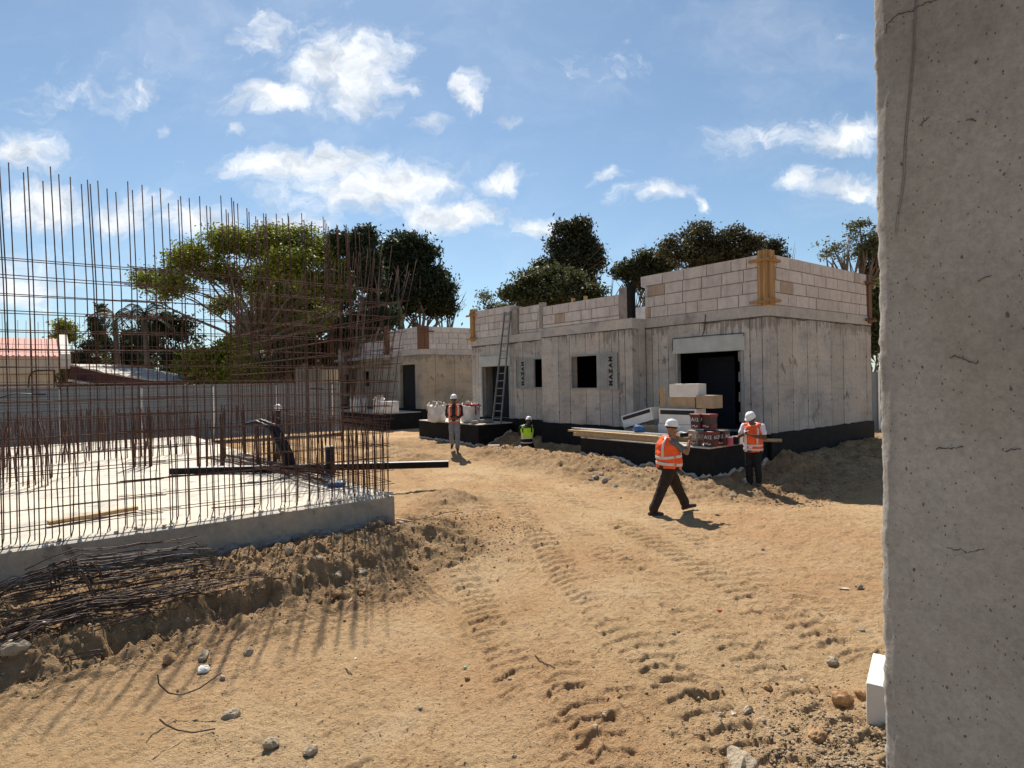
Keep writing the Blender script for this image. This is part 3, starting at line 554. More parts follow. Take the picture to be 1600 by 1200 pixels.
for i in range(130):                                     # crumbs of paste along the two visible arrises
    if i % 3: ed.ell((-random.random()**1.3*10, random.uniform(0, .16), ZS+.005), ((.02+.03*random.random(), 0, 0), (0, .02+.02*random.random(), 0), (0, 0, .01+.015*random.random())), 6, 4)
    else: ed.ell((random.uniform(-.2, 0), random.random()*6, ZS+.005), ((.03+.03*random.random(), 0, 0), (0, .03+.03*random.random(), 0), (0, 0, .02+.03*random.random())), 6, 4)
o = link('cement_crumbs', rough(ed.mesh('t'), .02, 9), m_slabtop, sl); o['kind'] = 'stuff'
ed = MB()
for i in range(70):
    s = -random.random()*9; x, y = locs(s, -.06); ed.ell((s, -.03, H(x, y)+.02), ((.08+.1*random.random(), 0, 0), (0, .05+.05*random.random(), 0), (0, 0, .04+.06*random.random())), 7, 5)
o = link('cement_spill', rough(ed.mesh('t'), .05, 5), m_rawcol, sl); o['kind'] = 'stuff'

def rod(parent, pts, r, mat=None, name='vertical_bar', n=5): return MB().tube(pts, r, n).build(name, mat or m_rust, parent, True)
ju = random.uniform
fc = thing('rebar_cage', 'tall rusty rebar wall cage standing along the front edge of the raw slab', 'rebar cage', (*locs(0, 0), ZS), TH)
s = -.35
while s > -6.3:
    for ly in (.07, .25):
        x = s+ju(-.03, .03)-.10*(ly > .1); top = 4.80+ju(-.10, .10)-.02*s; bx, by = ju(-.03, .03)-.012*s*0, ju(-.04, .04)
        mid = 1.9; rod(fc, [(x, ly, -.03), (x+ju(-.012, .012), ly+ju(-.01, .01), mid), (x+bx*.5, ly+by*.5, 3.4), (x+bx-.03, ly+by, top)], .0075)
        if random.random() < .22: rod(fc, [(x+.022, ly, 2.5), (x+.03+bx*.5, ly+by*.5, 3.4), (x+.03+bx-.03, ly+by, top-.05)], .008, name='lap_bar')
    s -= .205+ju(-.03, .03)
z = .2
while z < 3.75:
    for ly in (.085, .235):
        dz = ju(-.015, .015); cut = -3.55+ju(-.15, .15); sag = ju(-.015, .015)
        rod(fc, [(-7.4, ly, z+dz+.01), (-5.5, ly, z+dz+sag), (cut, ly, z+dz)], .0062, name='horizontal_bar'); rod(fc, [(cut-.55, ly+.014, z+dz+.02), (-2, ly+.012, z+dz-sag), (.05, ly, z+dz-.02)], .0062, name='horizontal_bar')
    z += .235
for i in range(44):
    x = -.1-i*.145+ju(-.03, .03); ly = random.choice((.09, .23)); rod(fc, [(x-.02, ly+.03, 0), (x, ly, .09), (x+ju(-.02, .02), ly, .75), (x+ju(-.04, .04), ly+ju(-.02, .02), 1.2+ju(-.06, .06))], .0078, name='starter_bar')
sc = thing('rebar_cage', 'rusty rebar cage along the right slab edge, its corner bars leaning outwards', 'rebar cage', (*locs(0, 0), ZS), TH)
for i in range(46):
    ly = .08+i*.235
    for lx in (-.07, -.24):
        y = ly+ju(-.03, .03); lean = max(0, .62-.2*ly); top = 4.6+ju(-.12, .12) if i > 2 else 4.2+ju(-.2, .3)
        if i > 9 and random.random() < .3: continue
        k = ju(-.04, .04); rod(sc, [(lx, y, -.03), (lx+.02*lean, y, 1.0), (lx+lean*.45+k*.4, y-.05*lean, 2.8), (lx+lean+k, y-.15*lean, top)], .0068)
z = .25
while z < 3.7:
    for lx in (-.085, -.225):
        l1 = .62*max(0, (z-.9)/3.5); rod(sc, [(lx+l1, -.05, z+ju(-.02, .02)), (lx+l1*.6, 2.5, z+ju(-.03, .03)), (lx+l1*.2, 5.0, z), (lx, 10.8, z+ju(-.03, .03))], .0062, name='horizontal_bar')
    z += .30
for i in range(64):
    y = .05+i*.11+ju(-.03, .03); lx = random.choice((-.1, -.2, -.26, .0-.05)); rod(sc, [(lx, y, 0), (lx+ju(-.02, .02), y, .7), (lx+ju(-.05, .05), y+ju(-.04, .04), 1.32+ju(-.08, .05))], .0085, name='starter_bar')
for lx, zz in ((-.05, 1.28), (-.28, 1.30), (-.16, 1.36), (-.2, 1.2), (-.02, 1.22)): rod(sc, [(lx, .1, zz), (lx+ju(-.1, .1), 3, zz+ju(-.03, .03)), (lx+ju(-.1, .1), 6.5, zz+ju(-.05, .05))], .010, name='tie_bar')
def starter_row(label, ax, fixed, a, b, step, hgt, wob=.05, two=True):
    tt = thing('starter_bars', label, 'rebar', (*locs(a if ax == 'x' else fixed, fixed if ax == 'x' else a), ZS), TH, 'rows of starter bars cast into the slab'); n = int((b-a)/step)
    for i in range(n):
        for k in (0, .17) if two and i % 2 else (0,):
            p = i*step+ju(-.04, .04); h = hgt+ju(-.18, .1); ex, ey = ju(-wob, wob), ju(-wob, wob)
            q0 = (p, k, 0) if ax == 'x' else (k, p, 0); rod(tt, [q0, (q0[0]+ex*.3, q0[1]+ey*.3, h*.5), (q0[0]+ex, q0[1]+ey, h)], .012, name='starter_bar')
    for zz in (.3, .75):
        q0, q1 = ((0, .03, zz), (b-a, .03, zz+ju(-.03, .03))) if ax == 'x' else ((.03, 0, zz), (.03, b-a, zz+ju(-.03, .03))); rod(tt, [q0, q1], .006, name='tie_bar')
starter_row('long row of rusty starter bars along the back edge of the slab, by the fence', 'x', 17.3, -11, -.3, .19, 1.25)
starter_row('row of rusty starter bars crossing the middle of the slab', 'x', 10.5, -9.5, -1.2, .15, 1.3, .08)
starter_row('row of rusty starter bars crossing the slab, halfway to the back edge', 'x', 13.8, -10, -.6, .16, 1.3, .08)
starter_row('nearest row of starter bars at the left, leaning at odd angles', 'x', 7.2, -8.6, -4.2, .15, 1.15, .16)
rc = thing('rebar_cage', 'thin distant rebar wall cage at the back of the raw slab', 'rebar cage', (*locs(0, 17.7), ZS), TH)
for i in range(34):
    x = -6.2+i*.2+ju(-.04, .04); rod(rc, [(x, 0, 0), (x+ju(-.03, .03), 0, 2.2), (x+ju(-.08, .08), 0, 4.6+ju(-.2, .2))], .0075)
for i in range(13): rod(rc, [(-6.4, .02, .4+i*.27), (.9, .02, .4+i*.27+ju(-.04, .04))], .0075, name='horizontal_bar')
def column_starter(label, lx, ly, w=.30, n=12, hgt=1.35, wob=.05):
    tt = thing('column_starter', label, 'rebar', (*locs(lx, ly), ZS), TH, 'column starter clusters on the slab')
    for i in range(n):
        t_ = i/n*4; k = int(t_); f = (t_-k)*2-1; px, py = ((f, -1), (1, f), (-f, 1), (-1, -f))[k]; h = hgt+ju(-.12, .12)
        rod(tt, [(px*w, py*w*.5, 0), (px*w+ju(-.02, .02), py*w*.5, h*.5), (px*w+ju(-wob, wob), py*w*.5+ju(-wob, wob), h)], .013, name='starter_bar')
    for zz in (.25, .6, .95): rod(tt, [(-w, -w*.5, zz), (w, -w*.5, zz), (w, w*.5, zz), (-w, w*.5, zz), (-w, -w*.5, zz+.01)], .005, name='stirrup')
for i, (lb, lx, ly) in enumerate((('thick cluster of rusty column starter bars at the left border of the picture', -6.75, 3.2), ('cluster of rusty column starters, second from the left border', -6.1, 4.7), ('cluster of column starters with bars splayed to both sides, left part of slab', -5.3, 6.1),
    ('cluster of column starters left of the black pipe end, at mid slab', -3.0, 8.0), ('cluster of column starters behind the black beam, near the slab centre', -1.7, 6.6), ('tall cluster of column starters near the slab back edge', -3.6, 14.2),
    ('cluster of column starters near the right slab edge beside the leaning hose', -.75, 5.2), ('cluster of column starters beside the right cage, farther back', -.7, 8.4), ('wide cluster of column starters in front of the grey fence at left', -7.9, 9.2))):
    column_starter(lb, lx, ly, .2+.08*(i % 3), 14, 1.3+.1*(i % 2), .06+.08*(i == 2))
a = P3(266, 745, 13.9); b = P3(701, 730, 14.3)
bm = MB().bar((a.x, a.y, ZS+.09), (b.x, b.y, ZS+.075), .15, .14); tag(bm.build('steel_beam', m_black, None, bevel=.006), 'long black box beam lying across the slab edge, its free end over the dirt', 'beam')
tp_ = MB().bar((a.x, a.y, ZS+.165), (b.x, b.y, ZS+.15), .13, .012).mesh('t')  # bright strip: sunlight on the black beam's top, put into its colour
o = link('sunlit_top', tp_, m_galv); o.parent = bpy.data.objects['steel_beam']
p0 = P3(515, 745, 12.6); pv = thing('standing_pipe', 'short black pipe standing upright on the slab with silver wrap at its foot', 'pipe', (p0.x, p0.y, ZS))
MB().tube([(0, 0, 0), (.01, 0, .72)], .085, 14).build('pipe', m_cable, pv, True); link('foil_wrap', rough(MB().ell((-.03, -.05, .05), ((.15, 0, 0), (0, .13, 0), (0, 0, .14)), 14, 10).mesh('t'), .05, 9), m_alu, pv); MB().tube([(.01, 0, .72), (.01, 0, .735)], .092, 14).build('pipe_cap', m_galv, pv)
hp = [P3(388, 664, 13.4), P3(405, 660, 13.4), P3(424, 668, 13.4), P3(437, 690, 13.4), P3(447, 712, 13.4)]; hp.append(Vector((hp[-1].x+.1, 13.35, ZS+.02)))
hs_ = thing('corrugated_hose', 'thick black corrugated hose leaning in an arch out of the slab', 'hose', (hp[-1].x, hp[-1].y, ZS))
for k in range(3):
    q_ = [p-hs_.location+Vector((.06*k-.06, .07*k, .03*(k % 2))) for p in hp]; q_ = [q_[0]]+[q_[i].lerp(q_[i+1], f/5) for i in range(len(q_)-1) for f in range(1, 6)]
    MB().tube(q_, [.05+.008*(i % 2) for i in range(len(q_))], 10).build('hose', m_cable, hs_, True)
c0 = P3(433, 668, 16.5); cp = thing('capped_conduit', 'dark upright conduit with white caps, behind the arched hose', 'conduit', (c0.x, c0.y, ZS)); zt = P3(433, 637, 16.5).z-ZS
MB().tube([(0, 0, 0), (.02, 0, zt*.6), (.03, 0, zt)], .06, 10).build('pipe', m_cable, cp, True); MB().sph((.03, 0, zt), .10).build('cap', m_white, cp, True); MB().sph((.0, -.05, zt*.5), .11).build('cap', m_white, cp, True)
p0 = P3(526, 768, 11.9); pk = thing('packet', 'blue and white packet lying on the slab near its right corner', 'packet', (p0.x, p0.y, ZS+.012)); MB().box(-.17, .17, -.08, .08, 0, .07).build('wrapper', m_blue, pk, bevel=.02); MB().box(-.16, .16, -.083, .083, .072, .10).build('flap', m_white, pk, bevel=.01)
a = P3(75, 818, 8.9); b = P3(213, 792, 9.9); tag(MB().bar((a.x, a.y, ZS+.055), (b.x, b.y, ZS+.055), .12, .06).build('timber_plank', m_timx), 'brown timber plank lying on the slab behind the front cage', 'plank')
a = P3(330, 800, 9.9); b = P3(405, 797, 10.2); tag(MB().bar((a.x, a.y, ZS+.03), (b.x, b.y, ZS+.03), .02, .02).build('loose_rod', m_rust), 'single short rod lying flat on the slab by the front cage', 'rod')
for i in range(26):                                      # loose long bars stacked on the slab at its right side
    s = ju(-.9, -.3); x, y = locs(s, 1.2+ju(0, .9)); x2, y2 = locs(s+ju(-.7, -.1), 7.5+ju(-1, 1)); z0 = ZS+.05+.012*(i % 9)
    tag(MB().tube([(x, y, z0+.3*random.random()), ((x+x2)/2, (y+y2)/2, z0+.05), (x2, y2, z0+.02)], .009, 5).build('loose_bar', m_rust, None, True), 'long rusty bar in the loose stack inside the right hand cage', 'rod', 'loose bars stacked inside the right cage')

# scrap rods on the bank in front of the slab
def onground(x, y, up=.02): return Vector((x, y, H(x, y)+up))
def rodpile(x0, y0, x1, y1, n, sx, sy, lab, grp, lift=.0):
    for i in range(n):
        ox, oy = ju(-sx, sx), ju(-sy, sy); e = ju(-.28, .28); f0, f1 = ju(-.08, .30), ju(.62, 1.10); pts = []
        for k in range(9):
            f = f0+(f1-f0)*k/8; x = x0+(x1-x0)*f+ox*(1-.5*f)+e*f; y = y0+(y1-y0)*f+oy*(1-.35*f)+e*.6*f
            pts.append(onground(x, y, .03+lift*(.4+.6*math.sin(3.1*f))*(i/n)+.012*(i % 4)+(.10*random.random()**3)*f*f*(i % 3 == 0)))
        for _ in range(2): pts = [pts[0]]+[Vector((p.x, p.y, max(p.z, (u.z+v.z)/2))) for u, p, v in zip(pts, pts[1:], pts[2:])]+[pts[-1]]
        tag(MB().tube(pts, .0068, 5).build('scrap_rod', m_rustd, None, True), lab, 'rod', grp)
g0 = 'scrap rods on the bank before the slab'
a = P3(-60, 985, 6.45); b = P3(345, 862, 8.3); rodpile(a.x, a.y, b.x, b.y, 40, .20, .20, 'dark scrap rod in the big heap against the slab front face', g0, .50)
a = P3(-60, 1015, 6.0); b = P3(370, 912, 7.6); rodpile(a.x, a.y, b.x, b.y, 30, .14, .22, 'dark scrap rod in the loose fan sloping over the bank edge', g0, .16)
a = P3(-60, 1060, 5.75); b = P3(150, 990, 6.6); rodpile(a.x, a.y, b.x, b.y, 12, .12, .14, 'dark scrap rod in the bottom bundle at the left border', g0, .10)
a = P3(420, 870, 9.1); b = P3(608, 830, 10.4); rodpile(a.x, a.y, b.x, b.y, 1, 0, 0, 'single thin rod lying along the foot of the slab face', g0)
a = P3(610, 836, 10.5); b = P3(705, 823, 10.9); rodpile(a.x, a.y, b.x, b.y, 1, 0, 0, 'single thin rod lying on the dirt past the slab corner', g0)
def bent(label, pxy, Y, r=.008, dz=.0):
    pts = [P3(x, y, Y+(i*.04)) for i, (x, y) in enumerate(pxy)]; out = []
    for i, p in enumerate(pts):                          # round the bends
        if 0 < i < len(pts)-1: out += [p.lerp(pts[i-1], .12), p.lerp(pts[i-1], .03).lerp(pts[i+1], .03), p.lerp(pts[i+1], .12)]
        else: out.append(p)
    tag(MB().tube(out, r, 6).build('bent_rod', m_rustd, None, True), label, 'bent rod', 'bent rods and stirrups in the scrap heap')
for d in (0, 7, 13): bent('hooked stirrup standing upright at the left end of the scrap heap', [(80+d, 922+d*.2), (75+d, 884-d*.3), (82+d, 880-d*.4), (108+d*.7, 875-d*.2), (112+d*.6, 892), (90+d, 897)], 6.9+.05*d/6)
for d in (0, 6): bent('stirrup leaning to the right over the scrap heap', [(120+d, 905), (118+d, 893+d), (138+d*.5, 878+d*.5), (146+d, 882+d), (156+d*.4, 898), (128+d, 910)], 7.0+.05*d/6)
for d in (0, 5): bent('long bent rod dropping across the scrap heap', [(112+d, 888+d), (122+d, 886+d), (150+d*.6, 944-d), (165+d, 938), (230, 918+d)], 6.75)
for d in (0, 9, 14): bent('square hooked rod hanging over the bank edge', [(230, 951+d*.6), (134+d*1.2-4, 972+d), (130+d*1.2-4, 976+d), (122+d*1.1, 1032+d*.4)], 6.35)
for d in (0, 6): bent('narrow hooked rod end at the bottom bundle', [(30, 1044+d), (140+d, 1018+d), (156+d*.4, 1016+d), (158+d*.4, 1022+d), (156, 1048+d)], 6.05)
bent('thin rusty wire curved in a half loop on the soil', [(245, 1055), (247, 1070), (262, 1084), (282, 1087), (310, 1077), (345, 1052)], 5.05, .006)
bent('thin brown root curved on the soil', [(248, 1125), (256, 1133), (275, 1142), (300, 1146), (335, 1140)], 4.7, .006)

# ------------------------------------------------------------------ fence, boundary wall and the house on the left
fx, fy = locs(0, 20.2)
fe = thing('hoarding_fence', 'long grey corrugated metal hoarding fence behind the raw slab', 'fence', (fx, fy, 0), TH)
m = MB(); z = .1; zig = []
while z < 2.55: zig += [(z, 0), (z+.10, 0), (z+.125, .03), (z+.20, .03)]; z += .225
vs = [(x, yv+t_, zv) for t_ in (0, .012) for x in (-16, 7.3) for zv, yv in zig]; n = len(zig)
m.add(vs, [(i, n+i, n+i+1, i+1) for i in range(n-1)]+[(2*n+i, 2*n+i+1, 3*n+i+1, 3*n+i) for i in range(n-1)]+[(n-1, 2*n-1, 4*n-1, 3*n-1), (0, 2*n, 3*n, n)]); m.build('sheet_panel', m_fence, fe)
for i in range(9): MB().box(-15.6+i*2.8, -15.52+i*2.8, -.06, -.004, 0, 2.5).build('fence_post', m_alu, fe)
MB().box(-16, 7.3, -.05, .05, zig[-1][0]+.003, zig[-1][0]+.05).build('top_rail', m_fence, fe)
cb = [P3(-20, 628, 22.6), P3(28, 614.5, 23.2), P3(60, 616, 24), P3(110, 617, 25), P3(150, 611, 26), P3(172, 608.5, 26.4), P3(205, 610, 27), P3(250, 608, 28), P3(310, 611, 29), P3(380, 613, 30), P3(420, 606, 30.3), P3(432, 614, 30.4), P3(442, 618, 30.5), P3(455, 616, 30.6), P3(470, 607, 30.7), P3(525, 608, 31)]
tag(MB().tube([p+Vector((.12, -.25, 0)) for p in cb], .022, 5).build('black_cable', m_cable, None, True), 'black cable sagging along the top of the grey fence', 'cable')
a = P3(423, 612, 30.0); lv = thing('louvre_panel', 'white louvred panel hung on the grey fence', 'panel', (a.x, a.y-.1, a.z), TH)
for i in range(4): MB().obox((.5, -.1, .25-.17*i), (1.05, .025, .15), Matrix.Rotation(R(-20), 3, 'X')).build('slat', m_white, lv)
MB().box(-.04, 0, -.13, -.02, -.4, .36).build('panel_frame', m_alu, lv); MB().box(1.02, 1.06, -.13, -.02, -.4, .36).build('panel_frame', m_alu, lv)
a = P3(488, 600, 44); b = P3(532, 600, 47); bw = thing('boundary_wall', 'pale beige boundary wall between the fence and the far house', 'wall', (a.x, a.y, 0), math.atan2(b.y-a.y, b.x-a.x))
MB().box(-1.5, 3.5, 0, .2, 0, 3.55).build('wall_panel', m_plaster, bw); MB().box(-1.5, -.4, -.02, .22, 3.552, 4.1).build('wall_pier', m_plaster, bw); MB().box(-.395, 3.5, -.03, .23, 3.552, 3.62).build('coping', m_wht, bw)

hx, hy = P3(112, 600, 40).x, 40
lh = thing('neighbour_house', 'cream house with pink tiled roof and white gable edge, beyond the fence at far left', 'building', (hx, hy, 0), TH)
MB().box(-16, -.9, 0, 8, 0, 4.75).build('wall', m_plaster, lh); MB().box(-16, -.6, -.35, .0-.003, 3.55, 4.62).build('fascia', m_plaster, lh, bevel=.03)
rfm = MB().add([(-16, -.4, 4.64), (-.55, -.4, 4.64), (-.55, 4, 6.05), (-16, 4, 6.05), (-16, 8.3, 4.64), (-.55, 8.3, 4.64), (-16, -.4, 4.5), (-.55, -.4, 4.5), (-.55, 8.3, 4.5), (-16, 8.3, 4.5)], [(0, 1, 2, 3), (3, 2, 5, 4), (6, 9, 8, 7), (0, 6, 7, 1), (5, 8, 9, 4), (1, 7, 8, 5, 2), (0, 3, 4, 9, 6)])
rfo = rfm.build('roof', m_tile, lh)
ga = MB()
for (y0, z0, y1, z1) in ((-.6, 4.62, 4, 6.2), (4, 6.2, 8.4, 4.7)): ga.bar((-.3, y0, z0), (-.3, y1, z1), .5, .35)
ga.obox((-.3, -.45, 4.3), (.55, .35, .9)); ga.build('gable_edge', m_wht, lh, bevel=.02)
rd = MB()
for i in range(52): rd.bar((-15.9+i*.295, -.45, 4.66), (-15.9+i*.295, 3.95, 6.07), .10, .07)
o = rd.build('roof_ribs', m_tile, rfo)
o['kind'] = 'stuff'
pp = [P3(45, 606, 39.5), P3(46, 590, 39.5), P3(50, 583, 39.5), P3(57, 580, 39.5), P3(85, 579, 39.5), P3(85, 606, 39.5)]; MB().tube([lh.matrix_world.inverted()@p if False else Vector((0, -.42, 0))+Vector((1, 0, 1))*(Matrix.Rotation(-TH, 3, 'Z')@(p-lh.location)) for p in pp], .045, 6).build('drain_pipe', m_maroon, lh)
a = P3(109, 571, 37); b = P3(264, 598, 35.5); ca = thing('lean_to_canopy', 'sagging weathered sheet canopy with maroon underside, sloping down beside the cream house', 'canopy', (a.x, a.y, a.z), math.atan2(b.y-a.y, b.x-a.x))
L = math.hypot(b.x-a.x, b.y-a.y); dz = b.z-a.z; m = MB(); N = 14
m.loft([[(L*i/N, 0, dz*i/N-.12*math.sin(3.14*i/N)-.0), (L*i/N, 4, dz*i/N+.05-.1*math.sin(3.14*i/N)), (L*i/N, 4, dz*i/N+.14), (L*i/N, 0, dz*i/N+.09-.12*math.sin(3.14*i/N)+.05*math.sin(i*2.1))] for i in range(N+1)]); m.build('roof_sheet', m_sheet, ca)
m = MB(); m.loft([[(L*i/N, .03, dz*i/N*.9-.16-.12*math.sin(3.14*i/N)-.55*(1-i/N)-.18), (L*i/N, .12, dz*i/N*.9-.16-.55*(1-i/N)-.18), (L*i/N, .12, dz*i/N-.10*math.sin(3.14*i/N)), (L*i/N, .03, dz*i/N-.02-.12*math.sin(3.14*i/N))] for i in range(N+1)]); m.build('fascia_board', m_maroon, ca)
for f in (.05, .5, .95): MB().box(L*f-.06, L*f+.06, .2, .32, -a.z, dz*f-.05).build('post', m_tim2, ca)
a = P3(109, 594, 36.5); b = P3(145, 600, 36.5); tag(MB().bar(a, b, .5, .12).build('roof_sheet_offcut', m_sheet), 'short pale sheet ledge under the sagging canopy', 'sheet')
# fence seen in the slit right of the house
a = P3(1355, 600, 27); rf_ = thing('hoarding_fence', 'grey hoarding fence glimpsed between the large house and the near concrete wall', 'fence', (a.x, a.y, 0), R(10))
MB().box(-6, 8, 0, .05, 0, 2.6).build('sheet_panel', m_fence, rf_)
for i in range(5): MB().box(-5.5+i*3, -5.4+i*3, -.06, -.003, 0, 2.65).build('fence_post', m_alu, rf_)

# ------------------------------------------------------------------ trees
l_acacia = M_leaf('acacia_leaf', (.070, .092, .014), (.235, .26, .036), .35); l_dark = M_leaf('dark_leaf', (.014, .022, .011), (.042, .058, .026), .5); l_euc = M_leaf('eucalyptus_leaf', (.020, .026, .014), (.065, .072, .036), .5)
l_olive = M_leaf('olive_leaf', (.030, .036, .012), (.085, .090, .034), .5); l_brown = M_leaf('dry_leaf', (.034, .033, .016), (.078, .070, .031), .6); l_bright = M_leaf('bright_leaf', (.085, .11, .014), (.26, .27, .035), .6); l_pale = M_leaf('pale_leaf', (.055, .065, .03), (.13, .14, .07), .6)
def leaves(cl, n_twig, n_leaf, size, spread, flat=.0, seed=0, aspect=.5, shell=.55):
    g = np.random.default_rng(seed); cl = np.array(cl, float); sub = []
    for c in cl:
        nsub = 7; d = g.normal(size=(nsub, 3)); d /= np.linalg.norm(d, axis=1)[:, None]; d[:, 2] = np.where(g.random(nsub) < .6, np.abs(d[:, 2]), d[:, 2])
        for k in range(nsub): f = g.uniform(.26, .50); sub.append(np.r_[c[:3]+d[k]*c[3:6]*g.uniform(.55, .92), c[3:6]*f*np.array([1.1, 1.1, .9])])
        sub.append(np.r_[c[:3], c[3:6]*.62])
    cl = np.array(sub); vol = np.prod(cl[:, 3:6], 1)**(2/3); pick = g.choice(len(cl), n_twig, p=vol/vol.sum()); C = cl[pick]
    d = g.normal(size=(n_twig, 3)); d /= np.linalg.norm(d, axis=1)[:, None]; r = shell+(1-shell)*g.random(n_twig)**.6; r *= 1+.5*(fbm(d[:, 0]*2.6+pick*3.7, d[:, 1]*2.1+d[:, 2]*2.3, seed, 3)-.5)*2
    ctr = C[:, :3]+d*r[:, None]*C[:, 3:6]; keep = fbm(ctr[:, 0]*.9+ctr[:, 1]*.6, ctr[:, 2]*.9+ctr[:, 1]*.4, seed+5, 3) > .42; ctr = ctr[keep]
    p = np.repeat(ctr, n_leaf, 0)+g.normal(size=(len(ctr)*n_leaf, 3))*np.array([spread, spread, spread*(.55 if flat else .8)]); n = len(p)
    a = g.normal(size=(n, 3)); a[:, 2] *= 1-flat; a /= np.linalg.norm(a, axis=1)[:, None]; b = np.cross(a, g.normal(size=(n, 3))); b /= np.linalg.norm(b, axis=1)[:, None]
    s = size*(.6+.8*g.random(n))[:, None]; a = a*s; b = b*s*aspect
    return np.stack([p-a, p-b*.9, p+a, p+b*.9], 1).reshape(-1, 3), np.arange(n*4).reshape(-1, 4), ctr
def limbs(mb, base, th_, r0, targets, rngs, mids=2):
    top = Vector((base[0], base[1], base[2]+th_)); mb.tube([base, (base[0]+ju(-.1, .1), base[1], base[2]+th_*.5), top], [r0*1.25, r0, r0*.85], 8)
    for tg in targets:
        tg = Vector(tg); mid = top.lerp(tg, .5)+Vector((ju(-.2, .2), ju(-.2, .2), ju(-.12, .14)))*(tg-top).length; pts = [top-Vector((0, 0, .3)), top.lerp(mid, .5), mid, mid.lerp(tg, .5)+Vector((0, 0, ju(0, .05)*(tg-top).length)), tg]
        mb.tube(pts, [r0*.6, r0*.42, r0*.3, r0*.18, r0*.06], 6)
        for _ in range(mids):
            s_ = pts[2].lerp(pts[3], random.random()); e = tg+Vector((ju(-1, 1), ju(-1, 1), ju(-.8, .1)))*(tg-top).length*.14; mb.tube([s_, s_.lerp(e, .5)+Vector((0, 0, .2)), e], [r0*.2, r0*.12, r0*.04], 5)
def tree(name, label, px, Y, clumps, mat, trunk=.3, twigs=500, nl=18, size=.2, spread=.45, flat=0, shell=.55, th_=None, seed=1, ntar=10, group='trees beyond the fence', aspect=.5):
    """clumps in photo pixels: (px, py, rx, ry) at depth Y (+ optional depth offset)"""
    bx = P3(px, 600, Y).x; root = thing(name, label, 'tree', (bx, Y, 0), 0, group); cl = []
    for c in clumps:
        p = P3(c[0], c[1], Y); rx = c[2]/F*Y; rz = c[3]/F*Y; dy = c[4] if len(c) > 4 else 0; cl.append((p.x-bx, dy, p.z, rx, (rx+rz)/2*.9, rz))
    v, q, ctr = leaves(cl, int(twigs*1.5), int(nl*1.25), size*.74, spread*.72, flat, seed, aspect, shell); link('crown', np_mesh('crown', v, q), mat, root)
    low = min(c[2]-c[5] for c in cl); m = MB(); tg = [ctr[i] for i in np.random.default_rng(seed).choice(len(ctr), ntar, replace=False)]+[c[:3] for c in cl]
    limbs(m, (0, 0, -.1), th_ or max(1.2, low*.9), trunk, tg, None); m.build('trunk', m_bark, root, True); return root
tree('spreading_tree', 'broad yellow green spreading tree with arching bare limbs, behind the rebar at left', 402, 44, [(245, 440, 44, 24), (295, 410, 50, 28), (345, 388, 52, 28), (400, 378, 52, 24), (455, 382, 52, 28), (505, 402, 44, 30), (540, 440, 34, 34), (228, 468, 26, 22), (400, 415, 62, 24, 3), (455, 425, 50, 26, -2), (340, 425, 50, 22, 2), (290, 455, 45, 18, -2), (500, 455, 36, 30, -1), (390, 450, 60, 20, 3), (430, 470, 50, 24, 1), (430, 505, 60, 24, 2), (350, 505, 44, 22, 3), (485, 500, 40, 26, 1), (545, 470, 28, 26, 0), (330, 470, 40, 14, 3)], l_acacia, .26, 4000, 15, .16, .55, .35, .15, 5.6, 11, 10)
tree('dark_tree', 'dense dark green tall tree with rounded top, right behind the far house', 645, 60, [(622, 388, 26, 32), (650, 408, 32, 36), (676, 455, 32, 42), (645, 480, 52, 36), (616, 420, 22, 40), (612, 470, 32, 36), (690, 480, 20, 30)], l_dark, .5, 1900, 18, .26, .55, 0, .3, 2, 12)
tree('dark_tree', 'narrow dark tree with gaps between its tufts, left of the tallest dark tree', 555, 43, [(562, 376, 20, 20), (538, 386, 22, 18), (565, 405, 20, 26), (572, 440, 20, 32), (560, 480, 34, 26), (590, 505, 34, 26), (545, 520, 30, 24)], l_dark, .3, 1300, 16, .22, .4, 0, .3, 2, 13)
bt = thing('bare_tree', 'bare leafless twigs sticking out right of the tallest dark tree', 'tree', (P3(698, 600, 62).x, 62, 0), 0, 'trees beyond the fence'); m = MB(); b0 = Vector((0, 0, 0)); m.tube([b0, (0, 0, 7)], [.14, .08], 6)
for (x, y) in ((704, 425), (712, 432), (706, 445), (718, 452), (726, 462), (722, 470), (714, 440), (729, 455)):
    e = P3(x, y, 62)-bt.location; m.tube([(0, 0, 5+ju(0, 2)), Vector((0, 0, 6)).lerp(e, .5)+Vector((0, 0, .8)), e], [.06, .04, .015], 5)
    for _ in range(3): s_ = Vector((0, 0, 6)).lerp(e, ju(.6, .9)); m.tube([s_, s_+Vector((ju(-.2, 1.0), 0, ju(0, 1.2)))], [.025, .01], 4)
m.build('branches', m_bark, bt)
tree('eucalyptus_tree', 'tall dark eucalyptus with rounded ragged top, behind the middle of the large house', 895, 58, [(902, 368, 30, 24), (872, 386, 20, 16), (922, 398, 22, 24), (888, 408, 28, 24), (905, 440, 30, 30), (862, 425, 24, 20), (925, 420, 20, 22)], l_euc, .35, 1150, 16, .24, .45, 0, .3, 3, 14)
tree('olive_tree', 'bushy olive green tree lower in front of the tall eucalyptus', 860, 50, [(850, 440, 46, 26), (885, 445, 46, 26), (820, 462, 36, 20), (910, 465, 34, 24), (860, 475, 60, 24)], l_olive, .3, 1000, 18, .2, .45, 0, .4, 2, 15)
tree('pale_tree', 'small pale loose tree at the left end of the large house roofline', 775, 52, [(770, 466, 26, 12), (796, 462, 22, 12), (780, 482, 36, 16), (815, 455, 16, 12)], l_pale, .15, 260, 14, .17, .4, 0, .3, 2, 16)
